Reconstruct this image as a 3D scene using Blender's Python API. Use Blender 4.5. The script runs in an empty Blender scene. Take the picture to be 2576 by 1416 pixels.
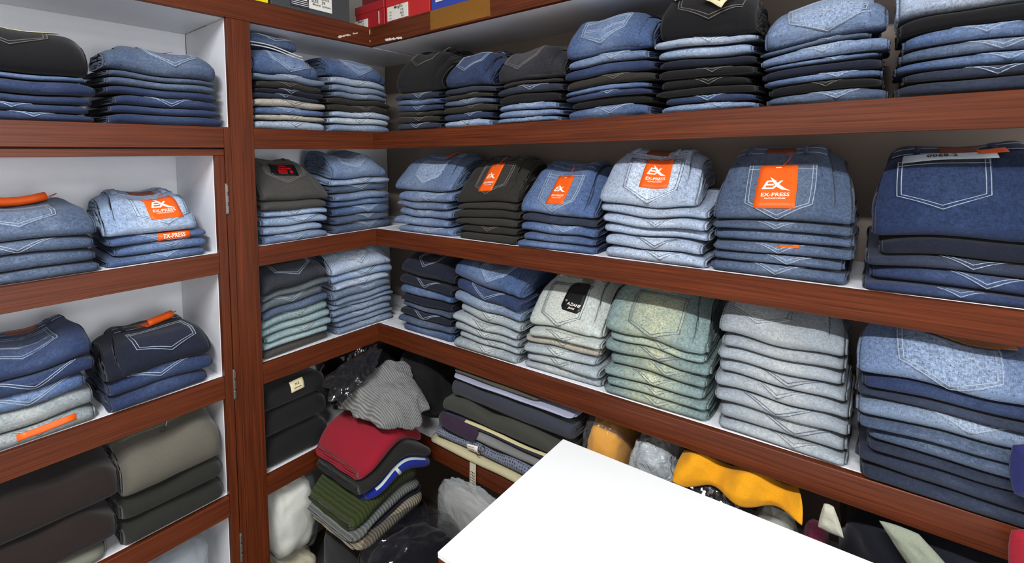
import bpy, bmesh, math, random
import numpy as np
from mathutils import Matrix, Vector, noise

random.seed(7)
scene = bpy.context.scene
COL = scene.collection

# ------------------------------------------------------------------ camera
cam_d = bpy.data.cameras.new('camera')
cam = bpy.data.objects.new('camera', cam_d)
COL.objects.link(cam)
RIGHT = (0.6069292, -0.7946182, -0.0147909)
DOWN = (-0.0445388, -0.0154256, -0.9988886)
FWD = (0.7935069, 0.6069134, -0.0447536)
CAM = (-1.119, -1.499, 0.2647)
cam.matrix_world = Matrix(((RIGHT[0], -DOWN[0], -FWD[0], CAM[0]),
                           (RIGHT[1], -DOWN[1], -FWD[1], CAM[1]),
                           (RIGHT[2], -DOWN[2], -FWD[2], CAM[2]),
                           (0, 0, 0, 1)))
cam_d.sensor_width = 36.0
cam_d.lens = 36.0 * 1221.0 / 2576.0
cam_d.shift_y = -(708.0 - 447.2) / 2576.0
cam_d.clip_start = 0.02
scene.camera = cam

# ------------------------------------------------------------------ light
world = bpy.data.worlds.new('World')
scene.world = world
world.use_nodes = True
world.node_tree.nodes['Background'].inputs[0].default_value = (0.9, 0.95, 1.0, 1)
world.node_tree.nodes['Background'].inputs[1].default_value = 0.02
scene.view_settings.view_transform = 'Standard'
scene.view_settings.look = 'None'
scene.view_settings.gamma = 1.0
scene.view_settings.exposure = 0.0
scene.view_settings.use_curve_mapping = False

# ceiling tubes that hang along the aisle: (x, y centre, z, length, watts)
TUBES = [(-1.55, -1.30, 1.36, 1.2, 62.0), (-1.35, -4.1, 1.36, 1.2, 70.0)]
# fill light added at the far end of the aisle to brighten the left bays
DOOR = (-1.15, -6.0, 0.0, 1.7, 2.3, 48.0)  # added fill light, not a door: x, y, z, width, height, watts
ld = bpy.data.lights.new('added_fill', 'AREA')
ld.shape = 'RECTANGLE'; ld.size, ld.size_y, ld.energy = DOOR[3], DOOR[4], DOOR[5]
ld.color = (0.93, 0.97, 1.0)
lo = bpy.data.objects.new('added_fill', ld)
COL.objects.link(lo)
lo.location = DOOR[:3]
lo.rotation_euler = (math.pi / 2, 0, 0)
for i, (x, y, z, ln, w) in enumerate(TUBES):
    ld = bpy.data.lights.new('tube_light_source', 'AREA')
    ld.shape = 'RECTANGLE'
    ld.size = 0.10
    ld.size_y = ln
    ld.energy = w
    ld.color = (0.96, 0.98, 1.0)
    lo = bpy.data.objects.new('tube_light_source', ld)
    COL.objects.link(lo)
    lo.location = (x, y, z - 0.045)

# ------------------------------------------------------------------ helpers
def lin(c):
    c = c / 255.0
    return c / 12.92 if c <= 0.04045 else ((c + 0.055) / 1.055) ** 2.4

def rgb(r, g, b, k=1.0):
    return (min(lin(r) * k, 0.95), min(lin(g) * k, 0.95), min(lin(b) * k, 0.95), 1.0)

def new_mat(name):
    m = bpy.data.materials.new(name)
    m.use_nodes = True
    nt = m.node_tree
    return m, nt, nt.nodes['Principled BSDF']

def N(nt, typ, **kw):
    n = nt.nodes.new(typ)
    for k, v in kw.items():
        if k == 'inp':
            for kk, vv in v.items():
                n.inputs[kk].default_value = vv
        else:
            setattr(n, k, v)
    return n

MATS = {}
def plain(name, col, rough=0.6, metal=0.0, bump=0.0, scale=200.0, var=0.12, spec=0.4, sheen=0.0, trans=0.0, ior=1.4, alpha=1.0):
    if name in MATS:
        return MATS[name]
    m, nt, b = new_mat(name)
    tc = N(nt, 'ShaderNodeTexCoord')
    nz = N(nt, 'ShaderNodeTexNoise', inp={'Scale': scale, 'Detail': 3.0})
    nt.links.new(tc.outputs['Object'], nz.inputs['Vector'])
    mix = N(nt, 'ShaderNodeMix', data_type='RGBA')
    mix.inputs[6].default_value = tuple(c * (1 - var) for c in col[:3]) + (1,)
    mix.inputs[7].default_value = tuple(min(1, c * (1 + var)) for c in col[:3]) + (1,)
    nt.links.new(nz.outputs['Fac'], mix.inputs[0])
    nt.links.new(mix.outputs[2], b.inputs['Base Color'])
    b.inputs['Roughness'].default_value = rough
    b.inputs['Metallic'].default_value = metal
    b.inputs['Specular IOR Level'].default_value = spec
    b.inputs['Sheen Weight'].default_value = sheen
    if trans:
        b.inputs['Transmission Weight'].default_value = trans
        b.inputs['IOR'].default_value = ior
    if alpha < 1:
        b.inputs['Alpha'].default_value = alpha
    if bump:
        bp = N(nt, 'ShaderNodeBump', inp={'Strength': bump, 'Distance': 0.001})
        nt.links.new(nz.outputs['Fac'], bp.inputs['Height'])
        nt.links.new(bp.outputs['Normal'], b.inputs['Normal'])
    MATS[name] = m
    return m

def wood(name, axis):
    """glossy laminate with fine grain running along one axis"""
    if name in MATS:
        return MATS[name]
    m, nt, b = new_mat(name)
    tc = N(nt, 'ShaderNodeTexCoord')
    sc = {'x': (2.0, 95.0, 95.0), 'y': (95.0, 2.0, 95.0), 'z': (95.0, 95.0, 2.0)}[axis]
    sc2 = {'x': (5.0, 420.0, 420.0), 'y': (420.0, 5.0, 420.0), 'z': (420.0, 420.0, 5.0)}[axis]
    mp = N(nt, 'ShaderNodeMapping'); mp.inputs['Scale'].default_value = sc
    mp2 = N(nt, 'ShaderNodeMapping'); mp2.inputs['Scale'].default_value = sc2
    nt.links.new(tc.outputs['Object'], mp.inputs['Vector'])
    nt.links.new(tc.outputs['Object'], mp2.inputs['Vector'])
    n1 = N(nt, 'ShaderNodeTexNoise', inp={'Scale': 1.0, 'Detail': 4.0, 'Roughness': 0.6, 'Distortion': 0.6})
    n2 = N(nt, 'ShaderNodeTexNoise', inp={'Scale': 1.0, 'Detail': 2.0})
    n3 = N(nt, 'ShaderNodeTexNoise', inp={'Scale': 3.0, 'Detail': 2.0})
    nt.links.new(mp.outputs[0], n1.inputs['Vector'])
    nt.links.new(mp2.outputs[0], n2.inputs['Vector'])
    nt.links.new(tc.outputs['Object'], n3.inputs['Vector'])
    r1 = N(nt, 'ShaderNodeValToRGB')
    r1.color_ramp.elements[0].position = 0.3
    r1.color_ramp.elements[0].color = rgb(80, 34, 15)
    r1.color_ramp.elements[1].position = 0.72
    r1.color_ramp.elements[1].color = rgb(112, 52, 23)
    nt.links.new(n1.outputs['Fac'], r1.inputs[0])
    mul = N(nt, 'ShaderNodeMix', data_type='RGBA', blend_type='MULTIPLY')
    mul.inputs[0].default_value = 1.0
    r2 = N(nt, 'ShaderNodeValToRGB')
    r2.color_ramp.elements[0].position = 0.36
    r2.color_ramp.elements[0].color = (0.62, 0.58, 0.56, 1)
    r2.color_ramp.elements[1].position = 0.56
    r2.color_ramp.elements[1].color = (1, 1, 1, 1)
    nt.links.new(n2.outputs['Fac'], r2.inputs[0])
    nt.links.new(r1.outputs[0], mul.inputs[6])
    nt.links.new(r2.outputs[0], mul.inputs[7])
    nt.links.new(mul.outputs[2], b.inputs['Base Color'])
    rr = N(nt, 'ShaderNodeMapRange', inp={'To Min': 0.30, 'To Max': 0.50})
    nt.links.new(n3.outputs['Fac'], rr.inputs[0])
    nt.links.new(rr.outputs[0], b.inputs['Roughness'])
    b.inputs['Specular IOR Level'].default_value = 0.32
    bp = N(nt, 'ShaderNodeBump', inp={'Strength': 0.12, 'Distance': 0.0006})
    nt.links.new(n2.outputs['Fac'], bp.inputs['Height'])
    nt.links.new(bp.outputs['Normal'], b.inputs['Normal'])
    MATS[name] = m
    return m

# denim shades: base colour, washed colour, strength of the wash down the middle of the leg, weave contrast
DK = 1.0
DESAT = 0.02
def dn(c):
    g = 0.3 * c[0] + 0.5 * c[1] + 0.2 * c[2]
    return tuple(v + (g - v) * DESAT for v in c)
PAL = {
    'nv': ((27, 30, 44), (48, 54, 74), 0.15, 0.5), 'dk': ((40, 46, 62), (72, 82, 104), 0.35, 0.6),
    'bk': ((24, 23, 25), (36, 35, 37), 0.15, 0.4), 'bkg': ((42, 41, 46), (84, 84, 90), 0.3, 0.8),
    'ch': ((45, 42, 38), (62, 58, 54), 0.2, 0.5), 'nb': ((30, 42, 72), (62, 80, 116), 0.25, 0.8), 'chn': ((50, 53, 60), (72, 76, 84), 0.2, 0.5),
    'gb': ((74, 71, 68), (90, 87, 84), 0.2, 0.35), 'dg': ((82, 90, 96), (112, 120, 124), 0.4, 0.7),
    'ib': ((40, 52, 84), (84, 102, 136), 0.3, 0.7), 'mb': ((68, 88, 126), (140, 160, 190), 0.4, 0.9),
    'bl': ((98, 116, 148), (160, 176, 198), 0.4, 1.0), 'lb': ((128, 148, 178), (188, 200, 216), 0.5, 0.9),
    'sl': ((108, 124, 148), (160, 172, 188), 0.4, 0.9), 'sg': ((68, 82, 106), (122, 136, 158), 0.4, 0.9),
    'pl': ((156, 170, 192), (200, 208, 220), 0.45, 0.9), 'wh': ((178, 190, 202), (214, 220, 226), 0.45, 0.7),
    'pg': ((144, 152, 160), (188, 190, 186), 0.5, 0.6), 'gy': ((150, 160, 166), (192, 196, 190), 0.6, 0.8),
    'gw': ((174, 180, 176), (200, 202, 190), 0.6, 0.7), 'gyw': ((128, 136, 140), (180, 182, 178), 0.5, 0.7),
    'bg': ((164, 158, 148), (200, 192, 172), 0.5, 0.7), 'gn': ((116, 136, 136), (186, 188, 156), 0.8, 0.9),
    'tl': ((130, 152, 158), (170, 186, 184), 0.5, 0.8),
}
NAMES = {'nv': 'dark navy', 'dk': 'dark indigo', 'bk': 'black', 'bkg': 'faded black', 'ch': 'charcoal', 'nb': 'deep blue', 'chn': 'dark slate',
         'gb': 'brownish grey', 'dg': 'dark grey', 'ib': 'indigo blue', 'mb': 'mid-blue', 'bl': 'faded blue', 'lb': 'light blue',
         'sl': 'slate blue', 'sg': 'grey-blue', 'pl': 'pale blue', 'wh': 'bleached white-blue', 'pg': 'pale grey', 'gy': 'light grey',
         'gw': 'off-white', 'gyw': 'washed grey', 'bg': 'beige', 'gn': 'greenish grey', 'tl': 'pale teal'}

def denim(key, worn=False):
    nm = ('worn_' if worn else '') + 'denim_' + NAMES[key].replace(' ', '_').replace('-', '_')
    if nm in MATS:
        return MATS[nm]
    c0, c1, fade, con = PAL[key]
    if worn:
        c0 = tuple(a + (b - a) * 0.30 for a, b in zip(c0, c1)); con *= 1.25
    m, nt, b = new_mat(nm)
    L = nt.links.new
    uv = N(nt, 'ShaderNodeUVMap')
    oi = N(nt, 'ShaderNodeObjectInfo')
    add = N(nt, 'ShaderNodeVectorMath', operation='ADD')
    L(uv.outputs[0], add.inputs[0])
    mulr = N(nt, 'ShaderNodeMath', operation='MULTIPLY', inp={1: 13.7})
    L(oi.outputs['Random'], mulr.inputs[0])
    comb = N(nt, 'ShaderNodeCombineXYZ')
    L(mulr.outputs[0], comb.inputs[0]); L(mulr.outputs[0], comb.inputs[1]); L(mulr.outputs[0], comb.inputs[2])
    L(comb.outputs[0], add.inputs[1])
    def streak(sx, sy, det=2.0):
        mp = N(nt, 'ShaderNodeMapping'); mp.inputs['Scale'].default_value = (sx, sy, 1.0)
        L(add.outputs[0], mp.inputs['Vector'])
        nz = N(nt, 'ShaderNodeTexNoise', inp={'Scale': 1.0, 'Detail': det, 'Roughness': 0.6})
        L(mp.outputs[0], nz.inputs['Vector'])
        return nz
    a = streak(700.0, 170.0)
    c = streak(150.0, 800.0)
    d = streak(28.0, 34.0, 4.0)
    e = streak(170.0, 170.0, 4.0)
    s1 = N(nt, 'ShaderNodeMath', operation='ADD'); L(a.outputs['Fac'], s1.inputs[0]); L(c.outputs['Fac'], s1.inputs[1])
    s2 = N(nt, 'ShaderNodeMath', operation='ADD'); L(s1.outputs[0], s2.inputs[0]); L(e.outputs['Fac'], s2.inputs[1])
    weave = N(nt, 'ShaderNodeMapRange', inp={'From Min': 1.1, 'From Max': 1.9, 'To Min': 1.0 - 0.55 * con, 'To Max': 1.0 + 0.6 * con})
    L(s2.outputs[0], weave.inputs[0])
    # wash: a paler band down the middle of the thigh, broken up by noise
    sep = N(nt, 'ShaderNodeSeparateXYZ'); L(uv.outputs[0], sep.inputs[0])
    ab = N(nt, 'ShaderNodeMath', operation='ABSOLUTE'); L(sep.outputs[0], ab.inputs[0])
    mr = N(nt, 'ShaderNodeMapRange', interpolation_type='SMOOTHSTEP', inp={'From Min': 0.115, 'From Max': 0.0, 'To Min': 0.0, 'To Max': 1.0})
    L(ab.outputs[0], mr.inputs[0])
    mr2 = N(nt, 'ShaderNodeMapRange', inp={'From Min': 0.3, 'From Max': 0.7, 'To Min': 0.2, 'To Max': 1.3})
    L(d.outputs['Fac'], mr2.inputs[0])
    fm = N(nt, 'ShaderNodeMath', operation='MULTIPLY'); L(mr.outputs[0], fm.inputs[0]); L(mr2.outputs[0], fm.inputs[1])
    fm2 = N(nt, 'ShaderNodeMath', operation='MULTIPLY', use_clamp=True, inp={1: fade}); L(fm.outputs[0], fm2.inputs[0])
    mix = N(nt, 'ShaderNodeMix', data_type='RGBA')
    mix.inputs[6].default_value = rgb(*dn(c0), DK)
    mix.inputs[7].default_value = rgb(*dn(c1), DK)
    L(fm2.outputs[0], mix.inputs[0])
    # every pair differs a little in value
    vr = N(nt, 'ShaderNodeMapRange', inp={'To Min': 0.86, 'To Max': 1.14})
    L(oi.outputs['Random'], vr.inputs[0])
    vm = N(nt, 'ShaderNodeMath', operation='MULTIPLY'); L(weave.outputs[0], vm.inputs[0]); L(vr.outputs[0], vm.inputs[1])
    sc_ = N(nt, 'ShaderNodeVectorMath', operation='SCALE')
    L(mix.outputs[2], sc_.inputs[0]); L(vm.outputs[0], sc_.inputs['Scale'])
    L(sc_.outputs[0], b.inputs['Base Color'])
    b.inputs['Roughness'].default_value = 0.92
    b.inputs['Specular IOR Level'].default_value = 0.15
    b.inputs['Sheen Weight'].default_value = 0.12
    bp = N(nt, 'ShaderNodeBump', inp={'Strength': 0.35, 'Distance': 0.0012})
    L(s2.outputs[0], bp.inputs['Height'])
    L(bp.outputs['Normal'], b.inputs['Normal'])
    MATS[nm] = m
    return m

def tag(o, label, cat, group=None, kind=None):
    o['label'] = label
    o['category'] = cat
    if group: o['group'] = group
    if kind: o['kind'] = kind
    return o

def empty(name, loc=(0, 0, 0), rz=0.0):
    o = bpy.data.objects.new(name, None)
    o.empty_display_size = 0.05
    COL.objects.link(o)
    o.location = loc
    o.rotation_euler = (0, 0, rz)
    return o

def obj(name, verts, faces, mat, parent=None, smooth=True, uvs=None):
    me = bpy.data.meshes.new(name)
    me.from_pydata([tuple(map(float, v)) for v in verts], [], [tuple(int(i) for i in f) for f in faces])
    me.materials.append(mat)
    if smooth:
        me.polygons.foreach_set('use_smooth', [True] * len(me.polygons))
    if uvs is not None:
        ul = me.uv_layers.new(name='UVMap')
        li = np.zeros(len(me.loops), dtype=np.int32)
        me.loops.foreach_get('vertex_index', li)
        ul.data.foreach_set('uv', np.asarray(uvs, dtype=np.float32)[li].ravel())
    me.update()
    o = bpy.data.objects.new(name, me)
    COL.objects.link(o)
    o.parent = parent
    return o

def box(name, x0, x1, y0, y1, z0, z1, mat, parent=None, bevel=0.0012, center=True):
    """a bevelled board; its origin sits in the middle of its base"""
    cx, cy, cz = ((x0 + x1) / 2, (y0 + y1) / 2, z0) if center else (0, 0, 0)
    bm = bmesh.new()
    vs = [bm.verts.new((x - cx, y - cy, z - cz)) for x in (x0, x1) for y in (y0, y1) for z in (z0, z1)]
    for f in ((0, 1, 3, 2), (4, 6, 7, 5), (0, 4, 5, 1), (2, 3, 7, 6), (0, 2, 6, 4), (1, 5, 7, 3)):
        bm.faces.new([vs[i] for i in f])
    bmesh.ops.recalc_face_normals(bm, faces=bm.faces)
    if bevel:
        bmesh.ops.bevel(bm, geom=list(bm.edges), offset=bevel, segments=1, affect='EDGES')
    me = bpy.data.meshes.new(name)
    bm.to_mesh(me); bm.free()
    me.materials.append(mat)
    o = bpy.data.objects.new(name, me)
    COL.objects.link(o)
    o.location = (cx, cy, cz)
    if parent is not None:
        o.parent = parent
        o.matrix_parent_inverse = Matrix.Identity(4)
        pl = parent.location
        o.location = (cx - pl[0], cy - pl[1], cz - pl[2])
    return o

# ------------------------------------------------------------------ materials
WX, WY, WZ = wood('brown_laminate_along_x', 'x'), wood('brown_laminate_along_y', 'y'), wood('brown_laminate_upright', 'z')
WHITE = plain('white_melamine', rgb(238, 239, 244), 0.35, var=0.03, scale=30)
COUNTER = plain('white_counter_laminate', (0.93, 0.93, 0.93, 1), 0.4, var=0.01, scale=30)
PAINT = plain('painted_wall', rgb(168, 164, 158), 0.8, var=0.04, scale=8)
CEIL = plain('painted_ceiling', rgb(196, 195, 192), 0.85, var=0.03, scale=8)
FLOOR = plain('floor_tile', rgb(120, 112, 104), 0.4, var=0.15, scale=6)
STEEL = plain('hinge_steel', rgb(190, 190, 188), 0.3, metal=1.0, var=0.05)
CHIP = plain('bare_chipboard', rgb(214, 190, 172), 0.9, var=0.2, scale=300)
REFLECTION = plain('golden_reflection', rgb(134, 88, 30), 0.3, var=0.15, scale=60)  # golden tone of a reflection, put into the colour
ORANGE = plain('orange_card', rgb(236, 92, 16, 1.1), 0.45, var=0.03)
TAGWHITE = plain('white_print', rgb(248, 240, 228, 1.0), 0.6, var=0.02)
TAGRED = plain('red_print', rgb(190, 20, 26), 0.5, var=0.05)
TAGBLACK = plain('black_card', rgb(20, 19, 20), 0.4, var=0.1)
CREAM = plain('cream_card', rgb(226, 214, 172), 0.6, var=0.04)
INK = plain('dark_print', rgb(44, 42, 44), 0.6, var=0.1)
LEATHER = plain('brown_leather_patch', rgb(120, 62, 38), 0.5, var=0.25, bump=0.3, scale=300)
LEATHER_O = plain('tan_leather_patch', rgb(170, 104, 52), 0.5, var=0.35, bump=0.3, scale=160)
LEATHER_Y = plain('mustard_leather_patch', rgb(196, 152, 50), 0.5, var=0.2, bump=0.3, scale=300)
TH_L = plain('pale_thread', rgb(158, 170, 186), 0.8, var=0.5, scale=420)
TH_W = plain('white_thread', rgb(226, 228, 230), 0.8, var=0.2, scale=900)
TH_D = plain('grey_thread', rgb(86, 98, 112), 0.8, var=0.25, scale=900)
TH_B = plain('brown_grey_thread', rgb(112, 108, 104), 0.8, var=0.25, scale=900)
STRING_O = plain('orange_string', rgb(196, 74, 34), 0.7, var=0.1)
STRING_W = plain('pale_string', rgb(208, 196, 190), 0.7, var=0.1)
SLIP = plain('pale_blue_slip', rgb(206, 218, 228), 0.5, var=0.05)
PINK = plain('pink_print', rgb(214, 150, 120), 0.6, var=0.05)

# ------------------------------------------------------------------ the room
def struct(o):
    o['kind'] = 'structure'
    return o
FZ = -1.25
struct(box('floor', -2.7, 0.45, -6.2, 0.45, FZ - 0.1, FZ, FLOOR, bevel=0))
struct(box('ceiling', -2.7, 0.45, -6.2, 0.45, 1.42, 1.5, CEIL, bevel=0))
struct(box('wall_back', -2.7, 0.45, 0.325, 0.45, FZ, 1.42, PAINT, bevel=0))
struct(box('wall_right', 0.325, 0.45, -6.2, 0.325, FZ, 1.42, PAINT, bevel=0))
struct(box('wall_left', -2.7, -2.6, -6.2, 0.325, FZ, 1.42, PAINT, bevel=0))
struct(box('wall_front', -2.6, 0.325, -6.2, -6.1, FZ, 1.42, PAINT, bevel=0))
FILLM, nt_, b_ = new_mat('fill_glow')  # glowing panel added behind the fill light, out of view
b_.inputs['Emission Color'].default_value = (0.93, 0.97, 1.0, 1); b_.inputs['Emission Strength'].default_value = 2.0
struct(box('added_fill_panel', DOOR[0] - DOOR[3] / 2, DOOR[0] + DOOR[3] / 2, -6.1, -6.06, FZ, 1.15, FILLM, bevel=0))

for i, (x, y, z, ln, w) in enumerate(TUBES):
    t = empty('tube_lamp', (x, y, 1.42))
    box('housing', x - 0.07, x + 0.07, y - ln / 2 - 0.03, y + ln / 2 + 0.03, z - 0.02, 1.42, plain('lamp_housing', rgb(230, 230, 230), 0.4), t)
    em, nt, b = new_mat('lamp_diffuser_%d' % i)
    b.inputs['Base Color'].default_value = (0.9, 0.9, 0.9, 1)
    b.inputs['Emission Color'].default_value = (0.96, 0.98, 1.0, 1)
    b.inputs['Emission Strength'].default_value = 6.0
    box('diffuser', x - 0.05, x + 0.05, y - ln / 2, y + ln / 2, z - 0.04, z - 0.02, em, t)
    tag(t, ['white ceiling tube lamp nearest the corner shelves', 'white ceiling tube lamp farther down the aisle'][i], 'lamp', 'ceiling tube lamps')

# ------------------------------------------------------------------ shelving
ZS = [0.36, 0.0, -0.361, -0.715]          # tops of the shelves
FH = [0.062, 0.059, 0.063, 0.06]          # fascia heights
TOPZ0, TOPZ1 = 0.674, 0.742
YE = -2.35                                # the right-hand run goes on past the frame
XP0, XP1 = -0.493, -0.428                 # the upright post
XL = -1.35
D = 0.30

ru = empty('shelf_unit', (0.15, -1.0, FZ))
tag(ru, 'long brown-edged white shelf run along the right wall', 'shelf')
bu = empty('shelf_unit', (-0.2, 0.15, FZ))
tag(bu, 'short brown-edged white shelf section between the post and the inner corner', 'shelf')
for z, h in zip(ZS, FH):
    box('shelf_board', 0.0185, D, YE, -0.0005, z - 0.022, z, WHITE, ru)
    box('fascia', 0.0, 0.018, YE, -0.0005, z - h, z - 0.0005, WY, ru)
    box('shelf_board', XP1 + 0.0005, D, 0.0185, D, z - 0.022, z, WHITE, bu)
    box('fascia', XP1 + 0.0005, 0.018, 0.0, 0.018, z - h, z - 0.0005, WX, bu)
box('top_board', 0.0185, D, YE, -0.0005, TOPZ0 + 0.012, TOPZ1, WHITE, ru)
box('underside', 0.0185, D, YE, -0.0005, TOPZ0, TOPZ0 + 0.0115, WHITE, ru)
tf = box('top_fascia', 0.0, 0.018, YE, -0.0005, TOPZ0, TOPZ1, WY, ru)
box('top_board', XP1 + 0.0005, D, 0.0185, D, TOPZ0, TOPZ1, WHITE, bu)
tfb = box('top_fascia', XL, 0.018, 0.0, 0.018, TOPZ0, TOPZ1, WX, bu)
box('back_panel', D + 0.0005, D + 0.012, YE, D, FZ, TOPZ1, plain('taupe_board', rgb(150, 136, 126), 0.7, var=0.04, scale=20), ru)
box('back_panel', XP1 + 0.0005, D, D + 0.0005, D + 0.012, FZ, TOPZ1, WHITE, bu)
box('side_panel', XP1 - 0.018, XP1 - 0.0005, 0.0185, D, FZ, TOPZ0, WHITE, bu)
box('post', XP0, XP1, 0.0, 0.018, FZ, TOPZ0 - 0.0005, WZ, bu)
box('post_strip', -0.5115, XP0 - 0.0004, 0.0, 0.018, FZ, 0.36, WZ, bu)

# chips where the laminate has broken away at the corner of the top fascia, and a golden patch that paints in a reflection
def chip(name, pts, wall, parent, mat):
    """thin flake with an irregular outline, pts = (along, z)"""
    off = -0.0012
    vs, n = [], len(pts)
    for k in (off, 0.0006):
        for a, z in pts:
            vs.append((a, k, z) if wall == 'B' else (k, a, z))
    fs = [list(range(n)), list(range(2 * n - 1, n - 1, -1))]
    for i in range(n):
        fs.append([i, n + i, n + (i + 1) % n, (i + 1) % n])
    o = obj(name, vs, fs, mat, None, False)
    o.parent = parent
    o.location = (-parent.location[0], -parent.location[1], -parent.location[2])
    return o
def ragged(a0, a1, z0, z1, n, seed, amp):
    rr = random.Random(seed)
    top = [(a0 + (a1 - a0) * i / n, z0 + (z1 - z0) * i / n + amp * (0.3 + rr.random())) for i in range(n + 1)]
    bot = [(a0 + (a1 - a0) * i / n, z0 + (z1 - z0) * i / n - amp * rr.random()) for i in range(n, -1, -1)]
    return top + bot
chip('chip', ragged(-0.135, -0.085, 0.682, 0.700, 9, 1, 0.0045), 'B', bu, CHIP)
chip('chip', ragged(-0.075, -0.055, 0.705, 0.711, 5, 2, 0.003), 'B', bu, CHIP)
chip('chip', ragged(-0.175, -0.085, 0.6775, 0.683, 14, 3, 0.005), 'R', ru, plain('white_chip', rgb(232, 226, 222), 0.9, var=0.1, scale=300))
chip('chip', [(-0.004, 0.716), (-0.005, 0.724), (-0.0035, 0.734), (-0.0015, 0.736), (-0.0015, 0.717)], 'B', bu, CHIP)
chip('chip', [(-0.004, 0.689), (-0.0045, 0.694), (-0.0015, 0.697), (-0.0015, 0.688)], 'B', bu, CHIP)
chip('reflection_patch', [(-0.318, 0.679), (-0.318, 0.741), (-0.44, 0.741), (-0.56, 0.741), (-0.57, 0.735), (-0.572, 0.679)], 'R', ru, REFLECTION)

# upper left cubby
lu = empty('shelf_cubby', (-0.92, 0.15, 0.30))
tag(lu, 'white open cubby with a brown front edge left of the post, upper', 'shelf')
box('shelf_board', XL, XP0 - 0.0005, 0.0185, D, 0.338, 0.36, WHITE, lu)
box('fascia', XL, -0.512, 0.0, 0.018, 0.3005, 0.3595, WX, lu)
box('side_panel', XP0 - 0.0005, XP1 - 0.019, 0.0185, D, 0.30, TOPZ0 - 0.0005, WHITE, lu)
box('top_panel', XL, XP0 - 0.001, 0.0185, D, TOPZ0, TOPZ0 + 0.018, WHITE, lu)
box('back_panel', XL, XP0 - 0.001, D + 0.0005, D + 0.012, 0.30, TOPZ0, WHITE, lu)

# hinged shelf frame below it
hd = empty('hinged_shelf_frame', (-0.92, 0.15, FZ))
tag(hd, 'brown hinged frame with white shelves below the left cubby', 'shelf')
HX = -0.5135
SX = -0.5365
box('top_rail', XL, HX, 0.0, 0.018, 0.2785, 0.2965, WX, hd)
box('stile', SX, HX, -0.0005, 0.018, FZ + 0.02, 0.278, WZ, hd)
for z, h in zip(ZS[1:], FH[1:]):
    box('shelf_board', XL, SX - 0.0005, 0.0185, D, z - 0.022, z, WHITE, hd)
    box('fascia', XL, SX - 0.0005, 0.0, 0.018, z - h, z - 0.0005, WX, hd)
box('side_panel', SX - 0.0005, HX - 0.003, 0.0185, D, FZ + 0.02, 0.2965, WHITE, hd)
box('back_panel', XL, HX - 0.003, D + 0.0005, D + 0.012, FZ + 0.02, 0.2965, WHITE, hd)
box('top_panel', XL, SX - 0.001, 0.0185, D, 0.2785, 0.2965, WHITE, hd)
for z in (0.154, -0.39, -0.885):
    hg = box('hinge', -0.5155, -0.5085, -0.0045, 0.0, z - 0.045, z + 0.045, STEEL, hd, 0.002)
    for k in (-0.03, 0.0, 0.03):
        pk = box('knuckle', -0.5145, -0.5095, -0.0065, -0.004, z + k - 0.011, z + k + 0.011, STEEL, None, 0.0015)
        pk.parent = hg
        pk.location = (pk.location[0] + 0.512, pk.location[1] + 0.00225, pk.location[2] - (z - 0.045))

# counter in the foreground
TX0, TX1, TY1, TZ = -0.533, -0.097, -0.867, -0.45
ct = empty('shop_counter', ((TX0 + TX1) / 2, -1.7, FZ))
tag(ct, 'white-topped shop counter standing in front of the right-hand shelves', 'counter')
box('counter_top', TX0, TX1, -2.6, TY1, TZ - 0.012, TZ, COUNTER, ct, 0.002)
box('edge_band', TX0 + 0.001, TX1 - 0.001, -2.599, TY1 - 0.001, TZ - 0.045, TZ - 0.0125, WX, ct)
box('body', TX0 + 0.02, TX1 - 0.02, -2.58, TY1 - 0.02, FZ + 0.06, TZ - 0.0455, plain('counter_side', rgb(120, 70, 50), 0.5), ct)
box('plinth', TX0 + 0.04, TX1 - 0.04, -2.56, TY1 - 0.04, FZ, FZ + 0.0595, plain('dark_plinth', rgb(40, 32, 28), 0.6), ct)

# ------------------------------------------------------------------ folded cloth
def wob(seed, n=5, kmin=6.0, kmax=40.0):
    r = random.Random(seed)
    ks = [(r.uniform(-kmax, kmax), r.uniform(-kmax, kmax) * 0.6, r.uniform(0, 6.28), r.uniform(0.4, 1.0) / n) for _ in range(n)]
    def f(u, v):
        s = 0
        for a, b, p, w in ks:
            s = s + w * np.sin(a * u + b * v + p)
        return s
    return f

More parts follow.
